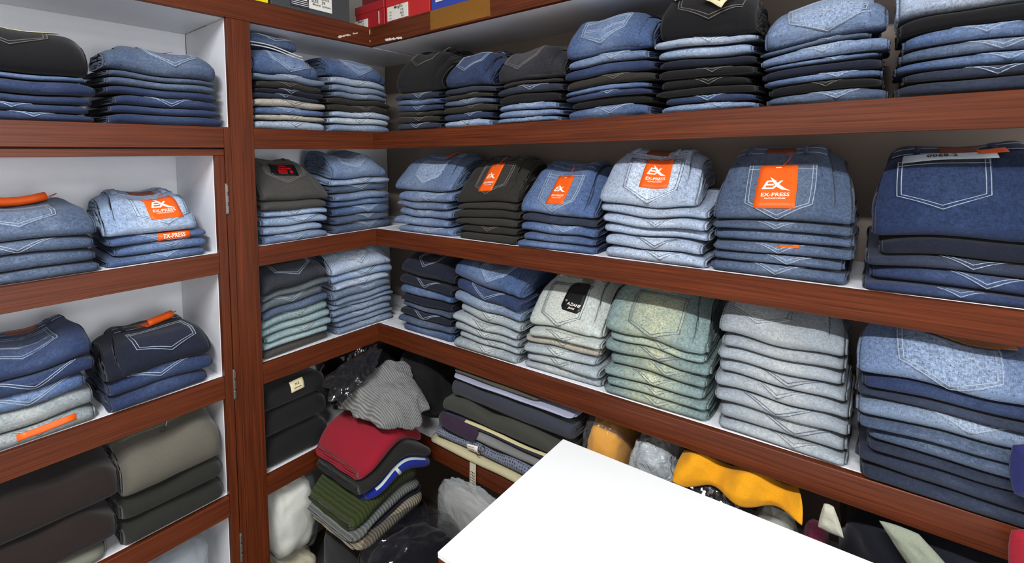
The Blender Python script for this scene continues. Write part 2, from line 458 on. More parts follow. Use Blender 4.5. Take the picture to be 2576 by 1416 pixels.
class Fold:
    """one folded garment: a rounded slab lying on the surface zb(x, v); v runs from the front fold backwards"""
    NA = np.radians([0, 18, 36, 54, 72, 90])
    def __init__(s, w, d, hf, zb, rise=0.0, kr=0.0, v0=0.0, seed=1, puff=1.0, knee=0.125, xo=0.0, rc=0.014, taper=0.0, horn=0.0, lin=0.0, quad=0.0, shear=0.0):
        s.taper, s.horn, s.lin, s.quad, s.shear = taper, horn, lin, quad, shear
        s.w, s.d, s.hf, s.zb, s.rise, s.kr, s.v0, s.xo, s.rc = w, d, hf, zb, rise, kr, v0, xo, rc
        s.seed = seed
        s.f1, s.f2, s.f3 = wob(seed, 5, 8, 45), wob(seed + 99, 4, 5, 25), wob(seed + 7, 6, 30, 110)
        s.puff, s.knee = puff, knee
        s.r = min(0.016, 0.62 * hf)
    def thick(s, x, v):
        t = s.hf * (1 + 0.20 * s.puff * s.f1(x, v * 0.5))
        e = np.abs((x - s.xo) / (s.w / 2))
        t = t * (1 - 0.30 * np.clip(e, 0, 1) ** 6)
        q = np.clip(v / 0.17, 0, 1.0)
        t = t + s.kr * q ** 1.2 + s.lin * x + s.quad * (x * x - 0.005)
        if s.rise:
            kn = s.knee
            p = np.clip((v - 0.006) / kn, 0, None)
            ramp = np.where(p < 1, p ** 1.12 * 0.86, 0.86 + 0.14 * (1 - np.exp(-(p - 1) * 2.2)))
            ed = np.clip(e, 0, 1)
            t = t + s.rise * ramp * (1 - 0.13 * ed ** 8) - 0.004 * (1 + s.f2(x, v)) * np.clip(p, 0, 1)
            t = t + s.horn * (ed ** 2 - 0.7) * np.clip((p - 0.7) / 0.8, 0, 1)
        return t
    def top(s, x, v):
        return s.zb(x, v) + s.thick(x, v)
    def point(s, x, v, e, side):
        """v distance from the nose, e 0..1 share of the half thickness, side +1 top / -1 bottom"""
        ex = np.clip((np.abs(x - s.xo) - (s.w / 2 - s.rc)) / s.rc, 0, 1)
        rec = s.rc * (1 - np.sqrt(np.clip(1 - ex ** 2, 0, 1))) * np.exp(-v / 0.03)
        vv = v + s.v0 + rec + s.shear * (x - s.xo) + 0.0035 * s.puff * s.f2(x, 0.3) * np.exp(-v / 0.05)
        zb = s.zb(x, np.clip(vv, 0, None)); t = s.thick(x, v)
        mid = zb + t / 2
        z = mid + side * e * t / 2
        # small creases pressed into the skin
        z = z - side * e * 0.0009 * s.puff * (1 + s.f3(x, v))
        if s.taper:
            k = np.clip((v - 0.02) / 0.15, 0, 1)
            x = s.xo + (x - s.xo) * (1 - s.taper * k * k * (3 - 2 * k))
        return np.stack(np.broadcast_arrays(x, vv, z), -1)
    def chain(s, nb=7):
        v = list(s.r * (1 - np.cos(s.NA))); e = list(np.sin(s.NA))
        L = s.d - s.r
        n = nb if not s.rise else nb + 6
        for i in range(1, n + 1):
            v.append(s.r + (L - 0.012) * (i / n) ** (1.25)); e.append(1.0)
        v += [s.d - 0.005, s.d - 0.001, s.d]; e += [0.85, 0.5, 0.0]
        return np.array(v), np.array(e)
    def mesh(s, name, mat, parent=None, nu=30):
        v, e = s.chain()
        k = len(v)
        xs = s.xo + s.w / 2 * np.sin(np.linspace(-1, 1, nu) * math.pi / 2 * 0.86) / math.sin(math.pi / 2 * 0.86)
        loops_v = np.concatenate([v, v[-2:0:-1]]); loops_e = np.concatenate([e, e[-2:0:-1]])
        side = np.concatenate([np.full(k, 1.0), np.full(k - 2, -1.0)])
        nl = len(loops_v)
        arc = np.concatenate([[0], np.cumsum(np.hypot(np.diff(loops_v), np.diff(loops_e) * s.hf / 2))])
        V, UV = [], []
        for x in xs:
            P = s.point(np.full(nl, x), loops_v, loops_e, side)
            V.append(P); UV.append(np.stack([np.full(nl, x - s.xo), arc], 1))
        # end caps: concentric ridges like the edges of the folded legs
        faces = []
        for i in range(nu - 1):
            for j in range(nl):
                a, b2 = i * nl + j, i * nl + (j + 1) % nl
                faces.append((a, b2, b2 + nl, a + nl))
        base = nu * nl
        opp = np.array([0] + [(nl - j) % nl for j in range(1, nl)])
        rr = random.Random(s.seed)
        for endi, sg in ((0, -1), (nu - 1, 1)):
            P0 = V[endi]; mid = (P0 + P0[opp]) / 2
            prev = endi * nl
            prof = [(0.86, 0.0035), (0.72, 0.001), (0.62, -0.004), (0.50, 0.001), (0.34, 0.002), (0.22, -0.004), (0.0, -0.002)]
            for f, dx in prof:
                P = mid + (P0 - mid) * f
                P = P.copy(); P[:, 0] += sg * (dx + 0.0015 * np.sin(P[:, 1] * 60 + rr.uniform(0, 6)))
                P[:, 1] = P0[:, 1] + (0.5 * (1 - f)) * 0.012 * np.where(loops_v < 0.03, 1, 0)
                V.append(P); UV.append(np.stack([np.full(nl, xs[endi] - s.xo), arc], 1))
                cur = base; base += nl
                for j in range(nl):
                    a, b2, c, d2 = prev + j, prev + (j + 1) % nl, cur + (j + 1) % nl, cur + j
                    faces.append((d2, c, b2, a) if sg > 0 else (a, b2, c, d2))
                prev = cur
        verts = np.concatenate(V); uvs = np.concatenate(UV)
        return obj(name, verts, [f[::-1] for f in faces], mat, parent, True, uvs)
    def surf(s, x, sarc, off=0.0):
        """points on the outer skin: sarc measured from the nose tip, positive back over the top"""
        x = np.atleast_1d(np.asarray(x, float)); sarc = np.atleast_1d(np.asarray(sarc, float))
        x, sarc = np.broadcast_arrays(x, sarc)
        def raw(x, sa):
            th = np.radians(np.linspace(-80, 90, 14))
            cv = np.concatenate([s.r * (1 - np.cos(th)), s.r + (s.d - s.r - 0.004) * np.linspace(0.02, 1, 44)])
            ce = np.concatenate([np.sin(np.abs(th)), np.ones(44)]); cs = np.concatenate([np.sign(th) + (th == 0), np.ones(44)])
            P = s.point(x[:, None] + 0 * cv[None], np.broadcast_to(cv, (len(x), len(cv))), ce[None], cs[None])
            dl = np.linalg.norm(np.diff(P, axis=1), axis=2)
            A = np.concatenate([np.zeros((len(x), 1)), np.cumsum(dl, 1)], 1)
            # zero at the tip (th = 0)
            t0 = 80.0 / 170.0 * 13
            i0 = int(t0); a0 = A[:, i0] + (A[:, i0 + 1] - A[:, i0]) * (t0 - i0)
            A = A - a0[:, None]
            k = np.clip((A <= sa[:, None]).sum(1) - 1, 0, A.shape[1] - 2)
            ii = np.arange(len(x))
            a0, a1 = A[ii, k], A[ii, k + 1]
            f = np.clip((sa - a0) / np.maximum(a1 - a0, 1e-9), 0, 1)[:, None]
            return P[ii, k] * (1 - f) + P[ii, k + 1] * f
        p = raw(x, sarc)
        h = 0.002
        dx = raw(x + h, sarc) - raw(x - h, sarc)
        ds = raw(x, sarc + h) - raw(x, sarc - h)
        n = np.cross(dx, ds)
        n /= (np.linalg.norm(n, axis=1)[:, None] + 1e-9)
        return p + n * np.asarray(off).reshape(-1, 1) if np.ndim(off) else p + n * off

def grid_patch(fold, fx, fs, rows, cols, off, name, mat, parent, skirt=0.0025, uvflag=True):
    """patch over the skin. fx(a, b), fs(a, b): a across -1..1, b along 0..1"""
    A, B = np.meshgrid(np.linspace(-1, 1, cols), np.linspace(0, 1, rows))
    x = fx(A, B).ravel(); sa = fs(A, B).ravel()
    o = off(A, B).ravel() if callable(off) else np.full(x.shape, off)
    top = fold.surf(x, sa, o)
    bi = [i for i in range(cols)] + [r * cols + cols - 1 for r in range(1, rows)] + \
         [(rows - 1) * cols + c for c in range(cols - 2, -1, -1)] + [r * cols for r in range(rows - 2, 0, -1)]
    low = fold.surf(x[bi], sa[bi], o[bi] - skirt)
    verts = np.concatenate([top, low]); n = rows * cols
    faces = []
    for r in range(rows - 1):
        for c in range(cols - 1):
            i = r * cols + c
            faces.append((i, i + 1, i + cols + 1, i + cols))
    m = len(bi)
    for k in range(m):
        faces.append((bi[k], n + k, n + (k + 1) % m, bi[(k + 1) % m]))
    uv = np.stack([np.concatenate([x, x[bi]]), np.concatenate([sa, sa[bi]])], 1)
    return obj(name, verts, faces, mat, parent, True, uv)

def ribbon(fold, pts, width, off, name, mat, parent, extra=None):
    """flat-topped thread line over the skin; pts is a list of polylines of (x, s)"""
    V, F = [], []
    for pl in pts:
        pl = np.asarray(pl, float)
        # resample
        seg = np.hypot(*np.diff(pl, axis=0).T); tot = seg.sum()
        if tot < 1e-4: continue
        n = max(3, int(tot / 0.006) + 1)
        cum = np.concatenate([[0], np.cumsum(seg)]); t = np.unique(np.concatenate([np.linspace(0, tot, n), cum]))
        q = np.stack([np.interp(t, cum, pl[:, 0]), np.interp(t, cum, pl[:, 1])], 1)
        d = np.gradient(q, axis=0); d /= (np.linalg.norm(d, axis=1)[:, None] + 1e-9)
        nr = np.stack([-d[:, 1], d[:, 0]], 1) * width / 2
        l = fold.surf(q[:, 0] + nr[:, 0], q[:, 1] + nr[:, 1], off - 0.0006)
        c = fold.surf(q[:, 0], q[:, 1], off + 0.0005)
        r = fold.surf(q[:, 0] - nr[:, 0], q[:, 1] - nr[:, 1], off - 0.0006)
        b = len(V); m = len(q)
        V += list(l) + list(c) + list(r)
        for i in range(m - 1):
            F.append((b + i, b + m + i, b + m + i + 1, b + i + 1))
            F.append((b + m + i, b + 2 * m + i, b + 2 * m + i + 1, b + m + i + 1))
    if not V: return None
    return obj(name, V, [f[::-1] for f in F], mat, parent, True)

def rot2(px, py, a):
    c, s_ = math.cos(a), math.sin(a)
    return px * c - py * s_, px * s_ + py * c

def add_pocket(fold, mat, thread, parent, u0, s0, w=0.142, h=0.142, ang=0.0, full=True, deco=0, vee=0.036, name='back_pocket'):
    hw = w / 2
    if not full: vee = max(vee, 0.001)
    bmax = h if full else max(0.012, 0.84 * (fold.r + fold.hf / 2) - s0)
    def half(b):
        return np.where(b < vee, (hw * 0.90) * np.clip(b / vee, 0.02, 1), hw * (0.90 + 0.10 * (b - vee) / (h - vee)))
    def fx(A, B):
        b = np.where(B < 0.4, B / 0.4 * vee, vee + (B - 0.4) / 0.6 * (bmax - vee)) if bmax > vee else B * bmax
        a = A * half(b)
        return u0 + rot2(a, b, ang)[0]
    def fs(A, B):
        b = np.where(B < 0.4, B / 0.4 * vee, vee + (B - 0.4) / 0.6 * (bmax - vee)) if bmax > vee else B * bmax
        a = A * half(b)
        return s0 + rot2(a, b, ang)[1]
    pk = grid_patch(fold, fx, fs, 9 if full else 6, 9 if full else 7, 0.0022 if full else 0.0012, name, mat, parent)
    def T(pl):
        return [(u0 + rot2(a, b, ang)[0], s0 + rot2(a, b, ang)[1]) for a, b in pl]
    lines = []
    for ins in ((0.0025, 0.0095) if full else (0.002, 0.008)):
        k = ins / hw
        ww = hw - ins
        tip = ins * 1.15
        if full or bmax > vee + 0.004:
            pl = [(-ww, bmax), (-ww * 0.90, vee + ins * 0.35), (0, tip), (ww * 0.90, vee + ins * 0.35), (ww, bmax)]
        else:
            fr = (bmax - tip) / (vee + ins * 0.35 - tip)
            if fr <= 0.1: continue
            pl = [(-ww * 0.90 * fr, bmax), (0, tip), (ww * 0.90 * fr, bmax)]
        lines.append(T(pl))
    if full:
        lines.append(T([(-hw + 0.003, bmax - 0.004), (hw - 0.003, bmax - 0.004)]))
        lines.append(T([(-hw + 0.003, bmax - 0.014), (hw - 0.003, bmax - 0.014)]))
    if deco == 1:
        lines.append(T([(-hw * .8, h * .58), (-hw * .3, h * .5), (0, h * .42), (hw * .3, h * .5), (hw * .8, h * .58)]))
        lines.append(T([(-hw * .8, h * .52), (-hw * .3, h * .44), (0, h * .36), (hw * .3, h * .44), (hw * .8, h * .52)]))
    ribbon(fold, lines, 0.0017, 0.0025 if full else 0.0014, 'stitching', thread, pk)
    return pk

_txt = {}
def text_mesh(txt, bold=False):
    if txt in _txt: return _txt[txt]
    cu = bpy.data.curves.new('print_source', 'FONT')
    cu.body = txt
    cu.align_x = 'CENTER'; cu.align_y = 'CENTER'
    cu.size = 1.0
    cu.offset = 0.02
    cu.resolution_u = 2
    to = bpy.data.objects.new('print_source', cu)
    COL.objects.link(to)
    dg = bpy.context.evaluated_depsgraph_get()
    me = bpy.data.meshes.new_from_object(to.evaluated_get(dg))
    V = np.array([v.co[:2] for v in me.vertices]); F = [list(p.vertices) for p in me.polygons]
    bpy.data.objects.remove(to); bpy.data.curves.remove(cu); bpy.data.meshes.remove(me)
    w = V[:, 0].max() - V[:, 0].min(); hh = V[:, 1].max() - V[:, 1].min()
    V = (V - (V.max(0) + V.min(0)) / 2)
    _txt[txt] = (V, F, w, hh)
    return _txt[txt]

def text_shape(txt, cx, cy, width, shear=0.0, height=None):
    V, F, w, hh = text_mesh(txt)
    k = width / w; ky = k if height is None else height / hh
    x = cx + V[:, 0] * k + shear * V[:, 1] * ky
    return np.stack([x, cy + V[:, 1] * ky], 1), F

def ex_logo(cx, cy, w):
    """the E and long-stroked X of the tag's mark, as flat strokes"""
    V, F = [], []
    def quad(a, b, c, d):
        n = len(V); V.extend([a, b, c, d]); F.append([n, n + 1, n + 2, n + 3])
    E0 = -0.5
    for y0 in (0.0, 0.17, 0.34):
        sh = 0.35 * y0
        quad((E0 + sh, y0), (E0 + 0.34 + sh, y0), (E0 + 0.36 + sh, y0 + 0.075), (E0 + 0.02 + sh, y0 + 0.075))
    quad((E0, 0.0), (E0 + 0.09, 0.0), (E0 + 0.23, 0.41), (E0 + 0.14, 0.41))
    quad((-0.19, 0.0), (-0.08, 0.0), (0.22, 0.40), (0.12, 0.40))
    st = [(-0.26, 0.60, 0.0), (-0.16, 0.46, 0.05), (-0.05, 0.30, 0.085), (0.08, 0.14, 0.10), (0.25, 0.0, 0.085), (0.50, -0.09, 0.0)]
    for (x0, y0, t0), (x1, y1, t1) in zip(st, st[1:]):
        quad((x0 - t0 / 2, y0 - t0 / 2), (x1 - t1 / 2, y1 - t1 / 2), (x1 + t1 / 2, y1 + t1 / 2), (x0 + t0 / 2, y0 + t0 / 2))
    V = np.array(V)
    return np.stack([cx + V[:, 0] * w, cy + (V[:, 1] - 0.2) * w], 1), F

def add_tag(fold, parent, u0, s0, w, h, ang, mat, prints, name='hang_tag', lift=0.004, curl=0.0, octagon=False, bow=0.0):
    """card lying on the skin. prints: list of (verts2d, faces, material); (0,0) is the card's middle"""
    def off(A, B):
        return lift + curl * (1 - B) ** 2 + bow * (1 - A ** 2)
    def cut(A, B):
        if not octagon: return A
        b = np.minimum(B, 1 - B)
        return A * np.where(b < 0.07, 0.72 + 0.28 * b / 0.07, 1.0)
    fx = lambda A, B: u0 + rot2(cut(A, B) * w / 2, (B - .5) * h, ang)[0]
    fs = lambda A, B: s0 + rot2(cut(A, B) * w / 2, (B - .5) * h, ang)[1]
    tg = grid_patch(fold, fx, fs, 11 if octagon else 9, 7, off, name, mat, parent, skirt=0.0009)
    for V2, F2, m in prints:
        rx, ry = rot2(V2[:, 0], V2[:, 1], ang)
        B = V2[:, 1] / h + .5; A = V2[:, 0] / (w / 2)
        P = fold.surf(u0 + rx, s0 + ry, off(A, B) + 0.0007)
        obj('print', P, F2, m, tg, False)
    return tg

def express_prints(w, h):
    return [ex_logo(0.0, 0.02 * h, w * 0.72) + (TAGWHITE,),
            text_shape('EX-PRESS', 0, -0.21 * h, w * 0.70) + (TAGWHITE,),
            text_shape('VINTAGE DENIM', 0, -0.30 * h, w * 0.52) + (TAGWHITE,),
            text_shape('-', 0, 0.43 * h, w * 0.16, 0, 0.002) + (TAGWHITE,)]

def tube(pts, r, name, mat, parent, sides=6):
    P = [Vector(p) for p in pts]
    V, F = [], []
    for i, p in enumerate(P):
        d = (P[min(i + 1, len(P) - 1)] - P[max(i - 1, 0)]).normalized()
        a = d.cross(Vector((0, 0, 1)))
        if a.length < 1e-3: a = d.cross(Vector((1, 0, 0)))
        a.normalize(); b = d.cross(a)
        for k in range(sides):
            t = 2 * math.pi * k / sides
            V.append(p + a * r * math.cos(t) + b * r * math.sin(t))
        if i:
            for k in range(sides):
                F.append(((i - 1) * sides + k, (i - 1) * sides + (k + 1) % sides, i * sides + (k + 1) % sides, i * sides + k))
    return obj(name, V, F, mat, parent)

def add_waist(fold, mat, thread, parent, s0, patch=None, sh=0.036, u0=0.0, loops=(-0.075, 0.06), span=0.95):
    hw = fold.w / 2 * span
    wb = grid_patch(fold, lambda A, B: fold.xo + A * hw, lambda A, B: s0 + B * sh, 4, 13, 0.0026, 'waistband', mat, parent, 0.004)
    ribbon(fold, [[(fold.xo - hw * .98, s0 + 0.003), (fold.xo + hw * .98, s0 + 0.003)], [(fold.xo - hw * .98, s0 + sh - 0.003), (fold.xo + hw * .98, s0 + sh - 0.003)]],
           0.002, 0.003, 'stitching', thread, wb)
    for l in loops:
        grid_patch(fold, lambda A, B: fold.xo + l + A * 0.006, lambda A, B: s0 - 0.004 + B * (sh + 0.006), 4, 3, 0.006, 'belt_loop', mat, wb, 0.004)
    if patch is not None:
        grid_patch(fold, lambda A, B: fold.xo + u0 + A * 0.036, lambda A, B: s0 + 0.001 + B * (sh - 0.002), 4, 6, 0.0045, 'leather_patch', patch, wb, 0.002)
    return wb

# name, wall, shelf, from, to, front heights of the pairs under the top one, height of the top, shades from the bottom (* shows its pocket)
STACKS = [
('R1a', 'R', 0.36, 0.107, 0.344, [0.023, 0.0216, 0.0162, 0.0202, 0.0188, 0.0215], 0.292, 'dk* ch* ch* ib* mb dk* bk'),
('R1b', 'R', 0.36, 0.351, 0.567, [0.0209, 0.0209, 0.0209, 0.0184, 0.0147, 0.0196], 0.256, 'lb* ib* ch* sg* ch* dk ib'),
('R1c', 'R', 0.36, 0.573, 0.807, [0.0145, 0.0189, 0.0189, 0.0255, 0.0222, 0.0122], 0.23, 'bl* bl bl* bk dk* ch bkg'),
('R1d', 'R', 0.36, 0.812, 1.061, [0.0289, 0.0189, 0.0139, 0.0139, 0.0248, 0.0267, 0.0247], 0.281, 'mb* bk ib* mb ch* ib bl* mb'),
('R1e', 'R', 0.36, 1.065, 1.287, [0.0174, 0.0156, 0.0165, 0.0208, 0.0199, 0.0216, 0.025, 0.0172], 0.288, 'bl* ib* bk bk* bk* nv lb pl* bk'),
('R1f', 'R', 0.36, 1.291, 1.507, [0.0215, 0.0184, 0.013, 0.0191, 0.0084, 0.0236, 0.0099], 0.216, 'sg* bk* mb* nv mb* bl* sg* bl'),
('R1g', 'R', 0.36, 1.512, 1.76, [0.0254, 0.0167, 0.02, 0.0199, 0.0246, 0.0278], 0.228, 'dk dk* mb* sg* mb* bk pl'),
('R2a', 'R', 0, 0.08, 0.379, [0.0247, 0.0288, 0.0301, 0.0232, 0.0341], 0.275, 'bl* bl bl* bl bl* bl'),
('R2b', 'R', 0, 0.382, 0.64, [0.0231, 0.0231, 0.0218, 0.0242, 0.0218], 0.268, 'ch ch* ch ch ch ch'),
('R2c', 'R', 0, 0.643, 0.901, [0.0198, 0.0198, 0.0263, 0.023], 0.248, 'mb mb mb* dk mb'),
('R2d', 'R', 0, 0.907, 1.184, [0.0287, 0.0315, 0.0248, 0.0228, 0.0228], 0.275, 'pl* pl* pl pl* pl pl'),
('R2e', 'R', 0, 1.192, 1.458, [0.0272, 0.0189, 0.0213, 0.0254, 0.0172], 0.28, 'sg* sg* sg* sg sg* sg'),
('R2f', 'R', 0, 1.469, 1.75, [0.0167, 0.0257, 0.0229, 0.0305], 0.282, 'ib* ib* dk* nv nb'),
('R3a', 'R', -0.361, 0.092, 0.366, [0.0296, 0.0253, 0.0239, 0.0182, 0.0308, 0.0307, 0.032], 0.265, 'mb sg nv* sg nv mb nv* nv'),
('R3b', 'R', -0.361, 0.371, 0.65, [0.0292, 0.0203, 0.0253, 0.024, 0.0328, 0.0352, 0.0388], 0.275, 'gy* gy* gy* gy* gy* sl* ib* mb'),
('R3c', 'R', -0.361, 0.656, 0.912, [0.0237, 0.0282, 0.0247, 0.0247, 0.0224], 0.265, 'gy gy* gy* bg* gw* gw'),
('R3d', 'R', -0.361, 0.917, 1.193, [0.0257, 0.0217, 0.0265, 0.0285, 0.0294, 0.0215], 0.275, 'gn* gn* gn* gn* gn* gn* gn'),
('R3e', 'R', -0.361, 1.197, 1.457, [0.0248, 0.0358, 0.0314, 0.0297, 0.0288, 0.0295, 0.0261], 0.285, 'pg* pg* pg* pg* pg* pg pg pg'),
('R3f', 'R', -0.361, 1.463, 1.76, [0.0274, 0.0303, 0.0201, 0.0244, 0.0179, 0.0322, 0.0157, 0.0242], 0.285, 'dk dk dk sg sg sl* dk ib bl'),
('B1a', 'B', 0.36, -0.424, -0.179, [0.0291, 0.0164, 0.0228, 0.024, 0.0139, 0.0164, 0.0227, 0.0202], 0.226, 'pl* bg* mb* bg* dk* nv* ch* sl* mb'),
('B1b', 'B', 0.36, -0.172, 0.093, [0.0258, 0.0215, 0.0201, 0.0229, 0.02, 0.02, 0.0229, 0.0229], 0.26, 'lb wh* pl* ch* ch sl* sl pl* mb'),
('B2a', 'B', 0, -0.404, -0.169, [0.0258, 0.0232, 0.0283, 0.0206, 0.027], 0.268, 'bl* lb lb* lb* gb gb'),
('B2b', 'B', 0, -0.162, 0.096, [0.0333, 0.026, 0.0303, 0.0217, 0.026, 0.0274, 0.0202], 0.28, 'sg* sg* mb* mb bl sg* lb* bl'),
('B3a', 'B', -0.361, -0.424, -0.176, [0.0288, 0.0209, 0.0209, 0.0261, 0.0274, 0.0274, 0.0313, 0.0156], 0.28, 'gb tl tl* tl tl* sg dg* dg chn'),
('B3b', 'B', -0.361, -0.170, 0.099, [0.0234, 0.0175, 0.0204, 0.0248, 0.0146, 0.0189, 0.032, 0.0233, 0.0291], 0.29, 'sl* sl sl* sl* sl sl sl* pl* lb* pl'),
('L1a', 'B', 0.36, -1.04, -0.79, [0.0189, 0.0188, 0.0188, 0.0296, 0.0125], 0.226, 'ib* ib* ib ib mb bk'),
('L1b', 'B', 0.36, -0.771, -0.508, [0.0262, 0.0188, 0.0251, 0.0209, 0.0188, 0.0146], 0.21, 'ib ib ib* ib sg sg sg'),
('L2a', 'B', 0, -1.055, -0.799, [0.025, 0.033, 0.0303], 0.171, 'sg sg sg* sg'),
('L2b', 'B', 0, -0.789, -0.553, [0.021, 0.0263, 0.0231], 0.189, 'mb* mb* mb* lb'),
('L3a', 'B', -0.361, -1.07, -0.815, [0.0345, 0.0436, 0.0345, 0.0353], 0.215, 'gyw* gyw mb* ib* ib'),
('L3b', 'B', -0.361, -0.808, -0.556, [0.0369, 0.039], 0.176, 'ib ib* nv'),
]
WHERE = {'R1': 'upper right shelf', 'R2': 'middle right shelf', 'R3': 'lower right shelf',
         'B1': 'upper shelf', 'B2': 'middle shelf', 'B3': 'lower shelf',
         'L1': 'upper left cubby', 'L2': 'upper shelf of hinged frame', 'L3': 'middle shelf of hinged frame'}
ORD = ['bottom', 'second', 'third', 'fourth', 'fifth', 'sixth', 'seventh', 'eighth', 'ninth', 'tenth', 'eleventh']
NTH = ['first', 'second', 'third', 'fourth', 'fifth', 'sixth', 'seventh']
def stack_name(n):
    i = 'abcdefg'.index(n[2])
    if n[0] == 'R':
        return NTH[i] + ' stack from corner, ' + WHERE[n[:2]]
    if n[0] == 'B':
        return ('stack beside post, ' if i == 0 else 'stack left of corner, ') + WHERE[n[:2]]
    return ('left' if i == 0 else 'right') + ' stack, ' + WHERE[n[:2]]

TILT = {'B3a': 0.10, 'R3b': -0.10, 'R3a': -0.05, 'R1d': 0.05, 'R1e': -0.06, 'R1f': 0.05, 'B2b': 0.04, 'L3a': 0.05}
V0 = {'R3f': -0.012, 'L2a': 0.004, 'L3a': 0.006, 'L3b': 0.006, 'B1a': 0.006}
NOLEG = {'R1g', 'L1a', 'R2f'}
HFT = {'R1a': 0.085, 'R1e': 0.075, 'B1a': 0.060, 'B1b': 0.055, 'L1a': 0.07, 'L1b': 0.055, 'R1f': 0.06, 'R1g': 0.055, 'B2b': 0.05, 'L3b': 0.045, 'R2f': 0.05, 'R3a': 0.045, 'R3b': 0.05}
TAPER = {'R1a': 0.05, 'B3b': 0.2, 'L1a': 0.05, 'R1g': 0.0}
LIGHT = {'pl', 'wh', 'pg', 'gy', 'gw', 'gyw', 'bg', 'gn', 'tl', 'lb'}
DARKS = {'nv', 'dk', 'bk', 'ch', 'gb', 'chn', 'bkg'}
def thread_for(k):
    return TH_D if k in LIGHT else (TH_B if k in ('ch', 'gb', 'bk', 'bkg') else TH_L)

TOPFOLD = {}
LOWER = {}
TOPDETAIL = {}
for si, (nm, wall, zs, a, b, hs, ht, cols) in enumerate(STACKS):
    rnd = random.Random(1000 + si)
    cols = cols.split()
    hs = [h * 0.95 for h in hs]
    n = len(hs)
    W = b - a
    c = (a + b) / 2
    rz = -math.pi / 2 if wall == 'R' else 0.0
    base = (0.0, -c, zs) if wall == 'R' else (c, 0.0, zs)
    front = sum(hs)
    hf_top = HFT.get(nm, 0.060 if nm[1] == '1' else 0.036)
    R = max(0.03, ht - front - hf_top)
    kr = 0.34 * R / max(n, 3)
    v0b = V0.get(nm, 0.016 if nm[1] != '1' else 0.008)
    tilt = TILT.get(nm, 0.0)
    zb = lambda x, v: 0.0008 + 0 * x + 0 * v
    for i in range(n + 1):
        key = cols[i].rstrip('*'); vis = cols[i].endswith('*')
        is_top = i == n
        if is_top and nm in ('R3a', 'B3a'):
            zb = (lambda f: (lambda x, v: f(x, v) + 0.006))(zb)
        wj = W - rnd.uniform(0.0, 0.032) - 0.006
        xo = rnd.uniform(-1, 1) * max(0.0, (W - wj) / 2 - 0.003)
        v0 = v0b + rnd.uniform(-0.006, 0.008) + (0.006 if nm[1] != '1' else 0.0) * i / max(n, 1)
        hf = hf_top if is_top else hs[i]
        dd = 0.255 - v0
        F = Fold(wj, (0.225 if is_top else dd), hf, zb, taper=(TAPER.get(nm, 0.20) if is_top else 0.0), horn=(0.02 if is_top else 0.0), rise=(0.66 * R if is_top else 0.0), kr=(0 if is_top else kr), v0=v0, seed=si * 40 + i, xo=xo,
                 lin=(0.0 if is_top else tilt / max(n, 1) + rnd.uniform(-0.012, 0.012)), quad=(0.0 if is_top else rnd.uniform(-0.16, 0.10)), shear=rnd.uniform(-0.05, 0.05),
                 knee=min(0.12, max(0.045, 0.66 * R / 1.12)) + 0.012 * rnd.random())
        if is_top: F.r = min(0.034, 0.5 * hf)
        label_c = NAMES[key]
        mat = denim(key)
        where = ('top' if is_top else (ORD[i] + (' up' if i else '')))
        root = empty('folded_jeans', base, rz)
        if is_top and nm not in NOLEG:
            # the folded legs stick out beside the panel that lies uppermost
            sd = -1 if nm[0] == 'L' else 1
            G = Fold(wj, 0.215, hf * 0.78, zb, rise=0.66 * R * 0.86, v0=v0 + 0.004, seed=si * 40 + 31, xo=xo, knee=F.knee, taper=F.taper * 0.8)
            G.r = min(0.03, 0.5 * G.hf)
            H = Fold(wj * 0.96, 0.21, hf * 0.45, zb, rise=0.66 * R * 0.55, v0=v0 + 0.008, seed=si * 40 + 33, xo=xo + sd * wj * 0.018, knee=F.knee, taper=F.taper * 0.6)
            F.w = wj * 0.885; F.xo = xo - sd * wj * 0.055
            G.mesh('leg_fold', mat, root, 20)
            H.mesh('leg_fold', mat, root, 20)
        body = F.mesh('denim_body', mat, root)
        lab = f"{label_c} folded jeans, {where} in {stack_name(nm)}"
        tag(root, lab, 'jeans', 'folded jeans ' + stack_name(nm))
        if is_top:
            TOPFOLD[nm] = (F, root, mat, key)
        else:
            LOWER[(nm, i)] = (F, root)
        if vis and not is_top:
            u0 = xo + rnd.uniform(-0.015, 0.02) + (0.012 if wall == 'R' else 0.0)
            add_pocket(F, denim(key, True), thread_for(key), root, u0, -rnd.uniform(0.12, 0.5) * hf, w=rnd.uniform(0.13, 0.155), full=False, vee=rnd.uniform(0.030, 0.038))
            if rnd.random() < 0.5: pass
        # the surface the next pair lies on
        def mk(F=F, zb0=zb, v0=v0):
            def g(x, v):
                vv = np.clip(v - v0, 0, None)
                return zb0(x, v) + F.hf * (1 + 0.20 * F.puff * F.f1(x, vv * 0.5)) + F.kr * np.clip(vv / 0.17, 0, 1.0) ** 1.2 + F.lin * x + F.quad * (x * x - 0.005) + 0.0022
            return g
        zb = mk()
#PART2
# ------------------------------------------------------------------ details of the pairs that lie on top
def loop_string(F, parent, u, s0, s1, mat, du=0.02, up=0.012, name='tag_string'):
    pts = []
    for t in np.linspace(0, 1, 12):
        p = F.surf(u + du * math.sin(t * math.pi), s0 + (s1 - s0) * t, 0.004 + up * math.sin(t * math.pi))[0]
        pts.append(p)
    return tube(pts, 0.0009, name, mat, parent, 5)

